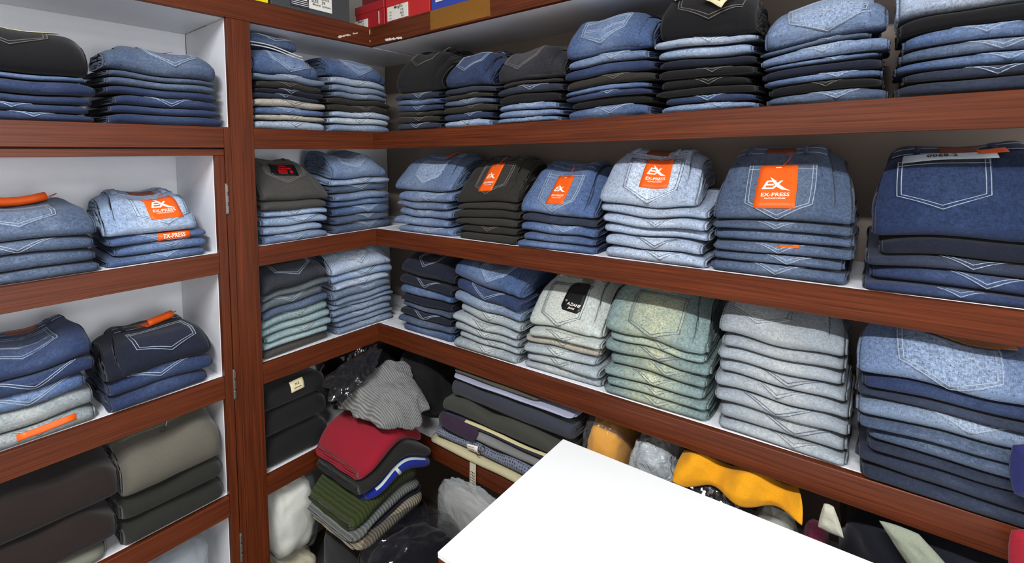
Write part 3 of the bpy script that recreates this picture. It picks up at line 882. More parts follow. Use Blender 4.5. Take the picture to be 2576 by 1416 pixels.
def roll_tag(F, parent, u0, s0, w, h, ang, turns, mat, name='hang_tag'):
    """a card whose lower end curls up into a roll"""
    rows, cols = 16, 6
    V = []
    for r in range(rows):
        b = r / (rows - 1)
        for c in range(cols):
            a = (c / (cols - 1) - 0.5) * w
            L = b * h
            flat = h * 0.45
            if L < flat:
                y, o = -L, 0.004
            else:
                R_ = 0.011
                t = min((L - flat) / R_, turns * 2 * math.pi)
                y, o = -(flat + R_ * math.sin(t)), 0.004 + R_ * (1 - math.cos(t))
            rx, ry = rot2(a, y, ang)
            V.append(F.surf(u0 + rx, s0 + ry, o)[0])
    Fc = [(r * cols + c, r * cols + c + 1, (r + 1) * cols + c + 1, (r + 1) * cols + c) for r in range(rows - 1) for c in range(cols - 1)]
    o = obj(name, V, Fc, mat, parent)
    md = o.modifiers.new('thickness', 'SOLIDIFY'); md.thickness = 0.0006
    return o

def relabel(nm, text):
    TOPFOLD[nm][1]['label'] = text

P_ = dict
TOPS = {
 'R1a': P_(pocket=(0.0, 0.05, 0.13, 0.11, 0, 0), waist=(0.172, None)),
 'R1b': P_(pocket=(0.0, 0.02, 0.13, 0.1, 0, 0), waist=(0.167, LEATHER)),
 'R1c': P_(pocket=(-0.02, 0.0, 0.14, 0.11, 0, 0), waist=(0.167, LEATHER)),
 'R1d': P_(pocket=(0.0, -0.008, 0.14, 0.1, 0, 1), waist=None),
 'R1e': P_(pocket=(0.02, -0.005, 0.16, 0.11, 0, 0), waist=(0.172, LEATHER_Y)),
 'R1f': P_(pocket=(0.02, -0.024, 0.15, 0.1, 0, 1), waist=(0.152, LEATHER_Y)),
 'R1g': P_(pocket=(0.02, 0.012, 0.15, 0.11, 0, 0), waist=None),
 'R2a': P_(pocket=(0.02, 0.012, 0.135, 0.125, 0, 1), waist=(0.167, None)),
 'R2b': P_(pocket=(0.025, 0.004, 0.14, 0.13, 0, 0), waist=(0.167, None)),
 'R2c': P_(pocket=(0.01, -0.006, 0.14, 0.135, 0, 0), waist=(0.167, None)),
 'R2d': P_(pocket=(0.02, -0.006, 0.155, 0.14, 0, 0), waist=(0.170, LEATHER)),
 'R2e': P_(pocket=(0.012, -0.014, 0.145, 0.145, 0, 0), waist=(0.172, LEATHER)),
 'R2f': P_(pocket=(-0.03, 0.03, 0.15, 0.125, 0, 0), waist=(0.182, LEATHER)),
 'R3a': P_(pocket=(0.0, 0.018, 0.125, 0.12, 0, 0), waist=None),
 'R3b': P_(pocket=(0.03, 0.0, 0.12, 0.11, -0.05, 1), waist=None),
 'R3c': P_(pocket=(0.0, -0.008, 0.15, 0.15, 0, 0), waist=(0.172, None)),
 'R3d': P_(pocket=(0.015, -0.012, 0.15, 0.15, 0, 0), waist=None),
 'R3e': P_(pocket=(-0.03, 0.02, 0.145, 0.14, 0, 0), waist=(0.172, LEATHER)),
 'R3f': P_(pocket=(0.0, -0.018, 0.155, 0.14, 0, 0), waist=None),
 'B1a': P_(pocket=(0.02, -0.022, 0.15, 0.11, -0.06, 0), waist=None),
 'B1b': P_(pocket=(0.01, -0.016, 0.135, 0.085, -0.03, 1), waist=None),
 'B2a': P_(pocket=(0.0, 0.05, 0.16, 0.12, -0.08, 0), waist=(0.172, None)),
 'B2b': P_(pocket=(0.0, 0.012, 0.13, 0.12, 0.05, 1), waist=None),
 'B3a': P_(pocket=(0.02, 0.015, 0.15, 0.125, 0.12, 0), waist=None),
 'B3b': P_(pocket=(0.0, 0.005, 0.14, 0.12, 0.1, 1), waist=None),
 'L1a': P_(pocket=(-0.02, 0.02, 0.15, 0.1, 0, 0), waist=(0.172, None)),
 'L1b': P_(pocket=(0.01, 0.0, 0.13, 0.09, 0, 0), waist=None),
 'L2a': P_(pocket=(-0.02, 0.012, 0.15, 0.13, 0, 0), waist=None),
 'L2b': P_(pocket=(0.02, 0.002, 0.14, 0.12, 0.03, 0), waist=(0.157, LEATHER)),
 'L3a': P_(pocket=(-0.02, 0.025, 0.16, 0.13, 0.05, 1), waist=(0.172, LEATHER)),
 'L3b': P_(pocket=(0.01, 0.01, 0.16, 0.13, 0.05, 0), waist=(0.167, LEATHER)),
}
for nm, d in TOPS.items():
    F, root, mat, key = TOPFOLD[nm]
    u, s0, w, h, ang, deco = d['pocket']
    th = thread_for(key)
    if key in ('nv', 'ib', 'chn', 'nb'): th = TH_L
    add_pocket(F, denim(key, True), th, root, F.xo + u, s0, w, h, ang, True, deco)
    if d['waist']:
        add_waist(F, mat, th, root, d['waist'][0], d['waist'][1])

def orange_on(nm, u, s, w=0.066, h=0.108, ang=0.0, **k):
    F, root, mat, key = TOPFOLD[nm]
    t = add_tag(F, root, F.xo + u, s, w, h, ang, ORANGE, express_prints(w, h), **k)
    loop_string(F, root, F.xo + u + 0.005, s + h * 0.44, s + h * 0.44 + 0.045, STRING_O)
    return t
orange_on('R2b', 0.02, 0.072, 0.056, 0.112)
orange_on('R2c', 0.012, 0.070, 0.058, 0.105)
orange_on('R2d', 0.028, 0.088, 0.072, 0.100)
orange_on('R2e', 0.006, 0.068, 0.078, 0.116)
orange_on('L2b', 0.02, 0.07, 0.075, 0.095, 0.04)
relabel('R2b', 'charcoal jeans with slim orange tag topping the all-charcoal stack, middle right shelf')
relabel('R2c', 'mid-blue jeans with slim orange tag, right of the charcoal stack, middle right shelf')
relabel('R2d', 'pale blue jeans with orange tag over the pocket, middle right shelf')
relabel('R2e', 'grey-blue jeans with the largest upright orange tag, middle right shelf')
relabel('L2b', 'light blue jeans with orange tag on top, upper shelf of hinged frame')

# bent orange tag behind the first stack's waistband
F, root, mat, key = TOPFOLD['R2a']
add_tag(F, root, F.xo + 0.05, 0.185, 0.035, 0.075, -0.1, ORANGE, [], lift=0.012, curl=0.0)
relabel('R2a', 'faded blue jeans with bent orange tag at waist, stack nearest corner, middle right shelf')
# paper slip tucked in the pocket mouth
F, root, mat, key = TOPFOLD['R2f']
add_tag(F, root, F.xo - 0.02, 0.158, 0.15, 0.024, 0.03, SLIP, [text_shape('0068-2', -0.01, 0.001, 0.05) + (INK,)], name='paper_slip', lift=0.007)
add_tag(F, root, F.xo + 0.05, 0.170, 0.045, 0.02, 0.03, ORANGE, [], name='hang_tag', lift=0.0085)
relabel('R2f', 'deep blue jeans with paper slip in pocket mouth, middle right shelf nearest frame edge')
# black swing tag
F, root, mat, key = TOPFOLD['R3c']
add_tag(F, root, F.xo + 0.03, 0.095, 0.066, 0.105, -0.06, TAGBLACK,
        [text_shape('A.DANE', 0.006, -0.030, 0.044, 0.15, 0.0095) + (TAGWHITE,), text_shape('JEANS', 0.002, -0.043, 0.021, 0.15) + (TAGWHITE,),
         text_shape('*', -0.0225, -0.024, 0.007) + (TAGWHITE,)], lift=0.005, octagon=True)
add_tag(F, root, F.xo + 0.045, 0.165, 0.045, 0.022, -0.1, plain('grey_card', rgb(120, 116, 110), 0.6), [], name='size_tag', lift=0.008)
relabel('R3c', 'off-white jeans with black swing tag topping a stack, lower right shelf')
# leather tag
F, root, mat, key = TOPFOLD['R3f']
add_tag(F, root, F.xo + 0.03, 0.105, 0.135, 0.035, -0.02, LEATHER_O, [], name='leather_patch', lift=0.006)
relabel('R3f', 'faded blue jeans with tan leather tag topping the stack at frame edge, lower right shelf')
# black card with red print
F, root, mat, key = TOPFOLD['B2a']
def bars(rs):
    V, Fc = [], []
    for x0, y0, x1, y1 in rs:
        n = len(V); V += [(x0, y0), (x1, y0), (x1, y1), (x0, y1)]; Fc.append([n, n + 1, n + 2, n + 3])
    return np.array(V), Fc
red = bars([(-.036, .018, .030, .024), (-.014, .006, .012, .012), (-.018, -.002, .010, .003), (.012, -.004, .028, .004), (-.006, -.004, .002, .016),
            (-.020, -.012, .012, -.006), (-.020, -.018, .012, -.0145), (-.020, -.024, .010, -.020), (.020, -.022, .030, -.010), (-.006, .000, .018, .003)])
add_tag(F, root, F.xo + 0.0, 0.112, 0.092, 0.062, -0.12, TAGBLACK, [red + (TAGRED,)], lift=0.005, name='card')
relabel('B2a', 'brownish grey jeans with black card printed in red, beside post, middle shelf')
# cream tags on the black pair
F, root, mat, key = TOPFOLD['R1e']
def lines_print(w, h, n, seed):
    r = random.Random(seed)
    return bars([(-w * .36, h * (.3 - .6 * i / n), -w * .36 + w * r.uniform(.35, .72), h * (.3 - .6 * i / n) + h * .035) for i in range(n)])
add_tag(F, root, F.xo + 0.045, 0.058, 0.05, 0.085, -0.45, CREAM, [text_shape('M', 0.0, 0.0, 0.006) + (INK,), bars([(-.014, -.033, .014, -.029)]) + (INK,),
        bars([(-.022, .018, .022, .023), (-.022, .028, .022, .033)]) + (PINK,)], lift=0.012, curl=0.012)
add_tag(F, root, F.xo - 0.055, 0.082, 0.034, 0.05, 0.5, CREAM, [lines_print(.034, .05, 5, 2) + (INK,)], lift=0.012)
add_tag(F, root, F.xo - 0.005, 0.092, 0.05, 0.03, 0.1, LEATHER_Y, [text_shape('F O R E V E R', 0, -0.004, 0.036) + (INK,)], name='card', lift=0.009)
loop_string(F, root, F.xo + 0.06, 0.092, 0.12, STRING_W, 0.01, 0.01)
relabel('R1e', 'black jeans with cream swing tags topping a stack, upper right shelf')
# corner black pair: grey strip tag and a string
F, root, mat, key = TOPFOLD['R1a']
add_tag(F, root, F.xo - 0.035, 0.185, 0.016, 0.06, 0.25, plain('taupe_card', rgb(150, 132, 122), 0.6), [], name='size_tag', lift=0.006)
loop_string(F, root, F.xo + 0.04, 0.16, 0.2, STRING_W, 0.025, 0.01)
relabel('R1a', 'tall black jeans with strip tag topping the stack nearest corner, upper right shelf')
# left-hand bays
F, root, mat, key = TOPFOLD['L1a']
add_tag(F, root, F.xo - 0.01, 0.115, 0.17, 0.022, -0.06, CREAM, [], name='size_strip', lift=0.006)
relabel('L1a', 'black folded jeans with cream strip tag, top of left stack, upper left cubby')
F, root, mat, key = TOPFOLD['L1b']
add_tag(F, root, F.xo + 0.01, 0.185, 0.11, 0.05, 0.0, plain('olive_card', rgb(120, 116, 100), 0.6), [], name='swing_card', lift=0.014)
relabel('L1b', 'grey-blue jeans with a card lying on top, right stack, upper left cubby')
F, root, mat, key = TOPFOLD['L2a']
roll_tag(F, root, F.xo - 0.02, 0.20, 0.16, 0.075, 0.10, 0.72, ORANGE)
loop_string(F, root, F.xo + 0.07, 0.19, 0.215, STRING_O, 0.02, 0.008)
relabel('L2a', 'grey-blue jeans with rolled orange tag, left stack, upper shelf of hinged frame')
F, root, mat, key = TOPFOLD['L3b']
roll_tag(F, root, F.xo + 0.02, 0.20, 0.085, 0.085, 0.25, 0.72, ORANGE)
loop_string(F, root, F.xo + 0.07, 0.185, 0.21, STRING_O, 0.02, 0.008)
relabel('L3b', 'dark navy jeans with curled orange tag, right stack, middle shelf of hinged frame')

# a further pair lying on top of the stack beside the post
F0, root0, mat0, key0 = TOPFOLD['B1a']
zt = float(F0.top(np.array([0.0]), np.array([0.15]))[0])
ex = Fold(0.15, 0.13, 0.032, lambda x, v: 0 * x + 0 * v - 0.06 * x, v0=0.0, seed=777)
er = empty('folded_jeans', (-0.318, 0.070, 0.36 + zt + 0.025), 0.0)
ex.mesh('denim_body', denim('mb'), er)
add_pocket(ex, denim('mb'), TH_W, er, 0.0, 0.0, 0.15, 0.1, 0, False, vee=0.02)
for k in (0, 1):
    tube([(-0.075 + 0.17 * t, 0.004 - 0.006 * math.sin(t * 3.1) + 0.004 * k, -0.006 + 0.010 * k + (-0.02 * t) + 0.004 * math.sin(t * 5)) for t in np.linspace(0, 1, 14)], 0.0022, 'pale_seam', TH_W, er)
tag(er, 'mid-blue jeans lying loose on the stack beside the post, upper shelf', 'jeans')

# orange tags peeking out of lower pairs
F, root = LOWER[('L2b', 2)]
w_, h_ = 0.075, 0.034
add_tag(F, root, F.xo + 0.03, -0.002, w_, h_, 0.0, ORANGE, [text_shape('EX-PRESS', 0, 0.004, 0.05) + (TAGWHITE,), text_shape('VINTAGE DENIM', 0, -0.004, 0.036) + (TAGWHITE,)], lift=0.0022)
root['label'] = 'mid-blue jeans with orange tag peeking out under the top pair, upper shelf of hinged frame'
F, root = LOWER[('L3a', 0)]
add_tag(F, root, F.xo + 0.03, 0.006, 0.10, 0.013, 0.03, ORANGE, [], lift=0.0022)
root['label'] = 'washed grey jeans with an orange tag edge, bottom left, middle shelf of hinged frame'
F, root = LOWER[('R2e', 2)]
add_tag(F, root, F.xo + 0.02, 0.010, 0.038, 0.006, 0.0, ORANGE, [], lift=0.0020)
root['label'] = 'grey-blue jeans with a sliver of orange tag, third up in fifth stack, middle right shelf'

# ------------------------------------------------------------------ shoe boxes on top of the shelves
RED = plain('red_carton', rgb(170, 34, 42), 0.45, var=0.05, scale=20)
RED2 = plain('bright_red_carton', rgb(196, 40, 44), 0.45, var=0.05, scale=20)
GREYC = plain('dark_grey_carton', rgb(66, 70, 72), 0.5, var=0.06, scale=20)
YEL = plain('yellow_carton', rgb(236, 216, 20), 0.5, var=0.04, scale=20)
BLUEC = plain('blue_carton', rgb(52, 70, 170), 0.5, var=0.05, scale=20)
LABEL = plain('white_label', rgb(238, 236, 228), 0.6, var=0.02)

def carton(name, wall, a0, a1, z0, h, depth, mat, label, cat_group, lid=True, front=0.003, lidh=0.03):
    """shoe box whose front faces out of the wall; a = along the wall (viewer's right)"""
    c = (a0 + a1) / 2
    rz = -math.pi / 2 if wall == 'R' else 0.0
    loc = (front + depth / 2, -c, z0) if wall == 'R' else (c, front + depth / 2, z0)
    r = empty(name, loc, rz)
    w = (a1 - a0) / 2
    def b(nm, x0, x1, y0, y1, za, zb_, m):
        o = box(nm, x0, x1, y0, y1, za, zb_, m, None, 0.0012)
        o.parent = r
        return o
    b('carton_body', -w + 0.002, w - 0.002, -depth / 2 + 0.002, depth / 2 - 0.002, 0.0, h - 0.002, mat)
    if lid:
        b('lid', -w, w, -depth / 2, depth / 2, h - lidh, h, mat)
    tag(r, label, 'box', cat_group)
    return r, w, depth / 2

def flat(name, parent, V2, Fc, mat, y):
    return obj(name, [(x, y, z) for x, z in V2], Fc, mat, parent, False)

def sticker(r, hd, x0, x1, z0, z1, rows, mat=LABEL, seed=1, title=None):
    st = box('label', x0, x1, -hd - 0.0012, -hd + 0.0014, z0, z1, mat, None, 0)
    st.parent = r
    ox, oy, oz = st.location
    w, h = x1 - x0, z1 - z0
    y = -0.0016
    for txt, fx_, fz, fw in rows:
        V2, Fc = text_shape(txt, fx_ * w - w / 2, fz * h, fw * w)
        obj('print', [(x, y - 0.0001, z) for x, z in V2], Fc, INK, st, False)
    return st

GB = 'shoe boxes on the top shelf'
r, w, hd = carton('shoe_box', 'B', -0.362, -0.080, TOPZ1 + 0.0005, 0.115, 0.19, GREYC, 'dark grey shoe box with white label above the short corner shelves', GB, lid=False)
sticker(r, hd, -0.015 + 0.0, 0.068 - 0.0, 0.016, 0.075, [('ART  NO.   1588', .5, .86, .85), ('COL. 1   BLACK', .5, .66, .8), ('SIZE   39', .4, .46, .6), ('Material  synthetic', .55, .26, .8)])
bd = box('badge', -0.078, -0.0155, -hd - 0.001, -hd + 0.0014, 0.012, 0.075, plain('badge_dark', rgb(52, 52, 66), 0.5), None, 0)
bd.parent = r
flat('emblem', bd, [(-.026, .024), (.026, .024), (0.012, .052), (-0.012, .052)], [(0, 1, 2, 3)], LABEL, -0.0016)
flat('emblem', bd, [(-.014, .030), (.014, .030), (0, .048)], [(0, 1, 2)], plain('badge_dark', rgb(52, 52, 66), 0.5), -0.0019)
for zz in (.006, .012, .018):
    flat('badge_line', bd, [(-.028, zz), (.030, zz), (.030, zz + .0018), (-.028, zz + .0018)], [(0, 1, 2, 3)], LABEL, -0.0016)
r, w, hd = carton('shoe_box', 'B', -0.60, -0.366, TOPZ1 + 0.0005, 0.11, 0.19, YEL, 'yellow shoe box above the post, left of the grey box', GB)
r, w, hd = carton('shoe_box', 'R', -0.095, 0.078, TOPZ1 + 0.0005, 0.088, 0.22, RED, 'dark red shoe box right in the corner with torn edge', GB)
sticker(r, hd, -0.0865, -0.010, 0.0, 0.036, [('MingDu', .5, .84, .44), ('116', .66, .58, .15), ('36/1', .66, .36, .17), ('41', .66, .14, .10)])
tear = box('torn_strip', 0.055, 0.058, -hd - 0.001, -hd + 0.001, 0.006, 0.05, LABEL, None, 0.0005)
tear.parent = r
r, w, hd = carton('shoe_box', 'R', 0.083, 0.312, TOPZ1 + 0.0005, 0.12, 0.22, RED2, 'bright red shoe box with white label beside the blue box', GB)
sticker(r, hd, -0.100, 0.008, 0.004, 0.052, [('MingDu', .55, .84, .42), ('116', .72, .60, .14), ('36/1', .72, .37, .17), ('41', .74, .15, .10), ('COL', .16, .60, .12), ('ART', .16, .37, .12), ('NO.', .16, .15, .11)])
r, w, hd = carton('shoe_box', 'R', 0.316, 0.56, TOPZ1 + 0.0005, 0.11, 0.22, BLUEC, 'blue shoe box with white sticker on the top right shelf', GB, lid=False)
sticker(r, hd, -0.06, 0.06, 0.022, 0.07, [('40', .12, .5, .1), ('SIZE', .5, .5, .3)])
flat('badge_line', r, [(-.098, .022), (-.066, .022), (-.066, .036), (-.098, .036)], [(0, 1, 2, 3)], LABEL, -hd - 0.0008)
# second red box behind, lying on the corner one
r, w, hd = carton('shoe_box', 'R', -0.09, 0.07, TOPZ1 + 0.0905, 0.09, 0.20, plain('maroon_carton', rgb(120, 30, 38), 0.5), 'maroon shoe box stacked on the dark red corner box', GB, front=0.03)

# ------------------------------------------------------------------ loose clothes and bags
def cloth(name, col, rough=0.9, kind='weave', scale=500.0, con=0.25, k=0.95):
    if name in MATS: return MATS[name]
    m, nt, b = new_mat(name)
    L = nt.links.new
    tc = N(nt, 'ShaderNodeTexCoord')
    nz = N(nt, 'ShaderNodeTexNoise', inp={'Scale': scale, 'Detail': 3.0})
    L(tc.outputs['Object'], nz.inputs['Vector'])
    c = rgb(*col, k)
    mix = N(nt, 'ShaderNodeMix', data_type='RGBA')
    mix.inputs[6].default_value = tuple(x * (1 - con) for x in c[:3]) + (1,)
    mix.inputs[7].default_value = tuple(min(1, x * (1 + con)) for x in c[:3]) + (1,)
    L(nz.outputs['Fac'], mix.inputs[0])
    out = mix.outputs[2]
    bp = N(nt, 'ShaderNodeBump', inp={'Strength': 0.4, 'Distance': 0.0015})
    L(nz.outputs['Fac'], bp.inputs['Height'])
    if kind in ('rib', 'dots'):
        uv = N(nt, 'ShaderNodeUVMap')
        if kind == 'rib':
            wv = N(nt, 'ShaderNodeTexWave', inp={'Scale': 34.0, 'Distortion': 1.2, 'Detail': 1.0})
            L(uv.outputs[0], wv.inputs['Vector'])
            L(wv.outputs['Fac'], bp.inputs['Height'])
            bp.inputs['Strength'].default_value = 0.9
            bp.inputs['Distance'].default_value = 0.004
            m2 = N(nt, 'ShaderNodeMix', data_type='RGBA', blend_type='MULTIPLY')
            m2.inputs[0].default_value = 0.45
            L(out, m2.inputs[6]); L(wv.outputs['Color'], m2.inputs[7])
            out = m2.outputs[2]
        else:
            mp = N(nt, 'ShaderNodeMapping'); mp.inputs['Scale'].default_value = (110, 110, 1)
            L(uv.outputs[0], mp.inputs['Vector'])
            vo = N(nt, 'ShaderNodeTexVoronoi', inp={'Scale': 1.0, 'Randomness': 0.25})
            L(mp.outputs[0], vo.inputs['Vector'])
            rp = N(nt, 'ShaderNodeValToRGB')
            rp.color_ramp.elements[0].position = 0.26; rp.color_ramp.elements[0].color = (0.2, 0.2, 0.24, 1)
            rp.color_ramp.elements[1].position = 0.32; rp.color_ramp.elements[1].color = (1, 1, 1, 1)
            L(vo.outputs['Distance'], rp.inputs[0])
            m2 = N(nt, 'ShaderNodeMix', data_type='RGBA', blend_type='MULTIPLY')
            m2.inputs[0].default_value = 1.0
            L(out, m2.inputs[6]); L(rp.outputs[0], m2.inputs[7])
            out = m2.outputs[2]
    L(out, b.inputs['Base Color'])
    L(bp.outputs['Normal'], b.inputs['Normal'])
    b.inputs['Roughness'].default_value = rough
    b.inputs['Specular IOR Level'].default_value = 0.2
    b.inputs['Sheen Weight'].default_value = 0.15
    MATS[name] = m
    return m

def film(name, col, rough=0.12, alpha=1.0, scale=28.0, strength=0.8, spec=0.6):
    """crumpled plastic; alpha below 1 lets what is inside show through"""
    if name in MATS: return MATS[name]
    m, nt, b = new_mat(name)
    L = nt.links.new
    tc = N(nt, 'ShaderNodeTexCoord')
    vo = N(nt, 'ShaderNodeTexVoronoi', feature='DISTANCE_TO_EDGE', inp={'Scale': scale})
    nz = N(nt, 'ShaderNodeTexNoise', inp={'Scale': scale * 1.3, 'Detail': 3.0, 'Distortion': 1.5})
    mv = N(nt, 'ShaderNodeVectorMath', operation='ADD')
    L(tc.outputs['Object'], nz.inputs['Vector'])
    sc_ = N(nt, 'ShaderNodeVectorMath', operation='SCALE', inp={'Scale': 0.06})
    L(nz.outputs['Color'], sc_.inputs[0])
    L(tc.outputs['Object'], mv.inputs[0]); L(sc_.outputs[0], mv.inputs[1])
    L(mv.outputs[0], vo.inputs['Vector'])
    ad = N(nt, 'ShaderNodeMath', operation='ADD'); L(vo.outputs['Distance'], ad.inputs[0]); L(nz.outputs['Fac'], ad.inputs[1])
    bp = N(nt, 'ShaderNodeBump', inp={'Strength': strength, 'Distance': 0.012})
    L(ad.outputs[0], bp.inputs['Height'])
    L(bp.outputs['Normal'], b.inputs['Normal'])
    b.inputs['Base Color'].default_value = col
    b.inputs['Roughness'].default_value = rough
    b.inputs['Specular IOR Level'].default_value = spec
    if alpha < 1: b.inputs['Alpha'].default_value = alpha
    MATS[name] = m
    return m

def lump(name, c, dim, seed, mat, parent=None, amp=0.18, freq=2.2, p=0.75, nu=56, nv=36, ridge=0.0, rz=0.0, flatb=True, local=False):
    """soft bundle: superellipsoid with folds; origin at its base"""
    V = []
    cr, sr = math.cos(rz), math.sin(rz)
    sp = lambda t: math.copysign(abs(t) ** p, t)
    UVs = []
    off = Vector((seed * 3.17, seed * 1.31, seed * 2.7))
    for j in range(nv + 1):
        ph = -math.pi / 2 + math.pi * j / nv
        for i in range(nu):
            th = 2 * math.pi * i / nu
            x, y, z = sp(math.cos(ph)) * sp(math.cos(th)), sp(math.cos(ph)) * sp(math.sin(th)), sp(math.sin(ph))
            q = Vector((x, y, z))
            n = noise.noise(q * freq + off) * 0.6 + noise.noise(q * freq * 2.3 + off) * 0.3 + noise.noise(q * freq * 5 + off) * 0.12
            r = 1 + amp * n
            if ridge:
                r += ridge * (0.5 - abs(noise.noise(q * freq * 2.0 + off * 2))) * 0.8 + ridge * 0.5 * (0.4 - abs(noise.noise(q * freq * 5.0 + off)))
            x, y, z = x * r * dim[0], y * r * dim[1], z * r * dim[2]
            if flatb: z = max(z, -dim[2] * 0.93)
            V.append((x * cr - y * sr, x * sr + y * cr, z + dim[2] * 0.93))
            UVs.append((th * 0.5 * (dim[0] + dim[1]) / 2, ph * dim[2]))
    Fc = []
    for j in range(nv):
        for i in range(nu):
            Fc.append((j * nu + i, j * nu + (i + 1) % nu, (j + 1) * nu + (i + 1) % nu, (j + 1) * nu + i))
    o = obj(name, V, Fc, mat, parent, True, UVs)
    if parent is None: o.location = (c[0], c[1], c[2] - dim[2] * 0.93)
    else: o.location = c
    return o

def drape(name, corners, seed, mat, parent=None, th=0.012, bulge=0.02, amp=0.012, freq=7.0, rnd_=0.6, nu=40, nv=32, hem=0.0, waves=0.0, wn=3.0, uvs=1.0, edge=0.0):
    """a thick, wrinkled sheet spanned between four corners TL TR BR BL"""
    TL, TR, BR, BL = [Vector(c) for c in corners]
    off = Vector((seed * 2.1, seed * 0.7, seed * 1.9))
    O = (BL + BR) / 2
    def pt(a, b):
        k = rnd_
        aa = a * math.sqrt(max(0, 1 - k * b * b / 2)); bb = b * math.sqrt(max(0, 1 - k * a * a / 2))
        e = 1 + edge * noise.noise(Vector((a * 2.2, b * 2.2, seed)))
        aa *= e; bb *= e
        u, v = (aa + 1) / 2, (bb + 1) / 2
        return (TL * (1 - u) + TR * u) * (1 - v) + (BL * (1 - u) + BR * u) * v, u, v
    nrm0 = (TR - TL).cross(BL - TL).normalized() * -1
    top, bot, UV = [], [], []
    for j in range(nv + 1):
        for i in range(nu + 1):
            a, b = -1 + 2 * i / nu, -1 + 2 * j / nv
            P, u, v = pt(a, b)
            w = (1 - a ** 4) * (1 - b ** 4)
            q = Vector((u * (TR - TL).length, v * (BL - TL).length, 0)) * freq * 4 + off
            d = bulge * w + amp * (noise.noise(q * 0.5) + 0.6 * noise.noise(q) + 0.35 * (0.5 - abs(noise.noise(q * 2.0))) * 2)
            d += waves * math.sin(u * wn * 2 * math.pi + 2.0 * v + seed)
            if hem: P = P + (BL - TL).normalized() * hem * math.sin(u * wn * 2 * math.pi + seed + 1.2) * v * v
            tt = th * (0.25 + 0.75 * max(0.0, min(1, 3.0 * (1 - max(abs(a), abs(b)))))) / 2
            top.append(P + nrm0 * (d + tt)); bot.append(P + nrm0 * (d - tt))
            UV.append((u * (TR - TL).length * uvs, v * (BL - TL).length * uvs))
    n = len(top); W = nu + 1
    Fc = []
    for j in range(nv):
        for i in range(nu):
            k = j * W + i
            Fc.append((k, k + W, k + W + 1, k + 1)); Fc.append((n + k, n + k + 1, n + k + W + 1, n + k + W))
    ring = [i for i in range(W)] + [j * W + nu for j in range(1, nv + 1)] + [nv * W + i for i in range(nu - 1, -1, -1)] + [j * W for j in range(nv - 1, 0, -1)]
    for k in range(len(ring)):
        a, b = ring[k], ring[(k + 1) % len(ring)]
        Fc.append((a, b, n + b, n + a))
    V = [p - O for p in top + bot]
    o = obj(name, V, Fc, mat, parent, True, UV + UV)
    o.location = O
    return o

def folded(name, cx, cy, z0, w, d, h, mat, label, cat, rz=0.0, seed=1, rise=0.0, group=None, v0=0.0, puff=1.4, tilt=0.0, kr=0.0, quad=0.0):
    """folded garment lying flat, its front fold towards the viewer"""
    F = Fold(w, d, h, lambda x, v: tilt * x + 0 * v, rise=rise, v0=v0, seed=seed, puff=puff, rc=0.03, kr=kr, quad=quad)
    F.r = min(0.03, 0.5 * h)
    r = empty(name, (cx, cy, z0), rz)
    F.mesh('cloth_body', mat, r)
    tag(r, label, cat, group)
    return F, r
# ---- hinged frame, lowest visible shelf
ZB = -0.7145
OLIVE = cloth('olive_grey_cotton', (100, 96, 86))
BROWN = cloth('dark_brown_cotton', (40, 31, 29))
DKOL = cloth('dark_olive_cotton', (40, 40, 36))
F, r = folded('folded_sweater', -0.965, 0.0, ZB, 0.30, 0.27, 0.045, cloth('pale_olive_cotton', (120, 122, 108)), 'pale olive garment under the dark brown pile, bottom left shelf', 'sweater', seed=301, v0=0.004)
F, r = folded('folded_sweater', -0.965, 0.0, ZB + 0.048, 0.34, 0.27, 0.085, BROWN, 'thick dark brown folded sweater, lower of two, bottom left shelf', 'sweater', seed=302, v0=-0.012)
F, r = folded('folded_sweater', -0.960, 0.0, ZB + 0.145, 0.35, 0.27, 0.095, BROWN, 'thick dark brown folded sweater, topmost, bottom left shelf', 'sweater', seed=303, v0=-0.006, rise=0.02)
F, r = folded('folded_trousers', -0.663, 0.0, ZB, 0.235, 0.27, 0.058, DKOL, 'near-black folded trousers lying lowest beside brown sweaters', 'trousers', seed=304, v0=-0.004)
F, r = folded('folded_trousers', -0.663, 0.0, ZB + 0.066, 0.235, 0.27, 0.050, DKOL, 'near-black folded trousers directly under the olive-grey pair', 'trousers', seed=305, v0=0.0)
F, r = folded('folded_trousers', -0.663, 0.0, ZB + 0.124, 0.228, 0.26, 0.10, OLIVE, 'olive-grey drawstring trousers folded on top, bottom left shelf', 'trousers', seed=306, v0=-0.004, rise=0.05, puff=1.8)
grid_patch(F, lambda A, B: F.xo + A * 0.115, lambda A, B: 0.125 + B * 0.03, 4, 11, 0.002, 'waistband', OLIVE, r, 0.004)
loop_string(F, r, 0.0, 0.115, 0.16, TH_W, 0.01, 0.006, 'drawstring')
bt = F.surf(-0.01, 0.105, 0.003)[0]
tube([bt, bt + np.array([0, -0.003, 0.002])], 0.006, 'button', plain('dark_button', rgb(40, 36, 34), 0.4), r, 12)

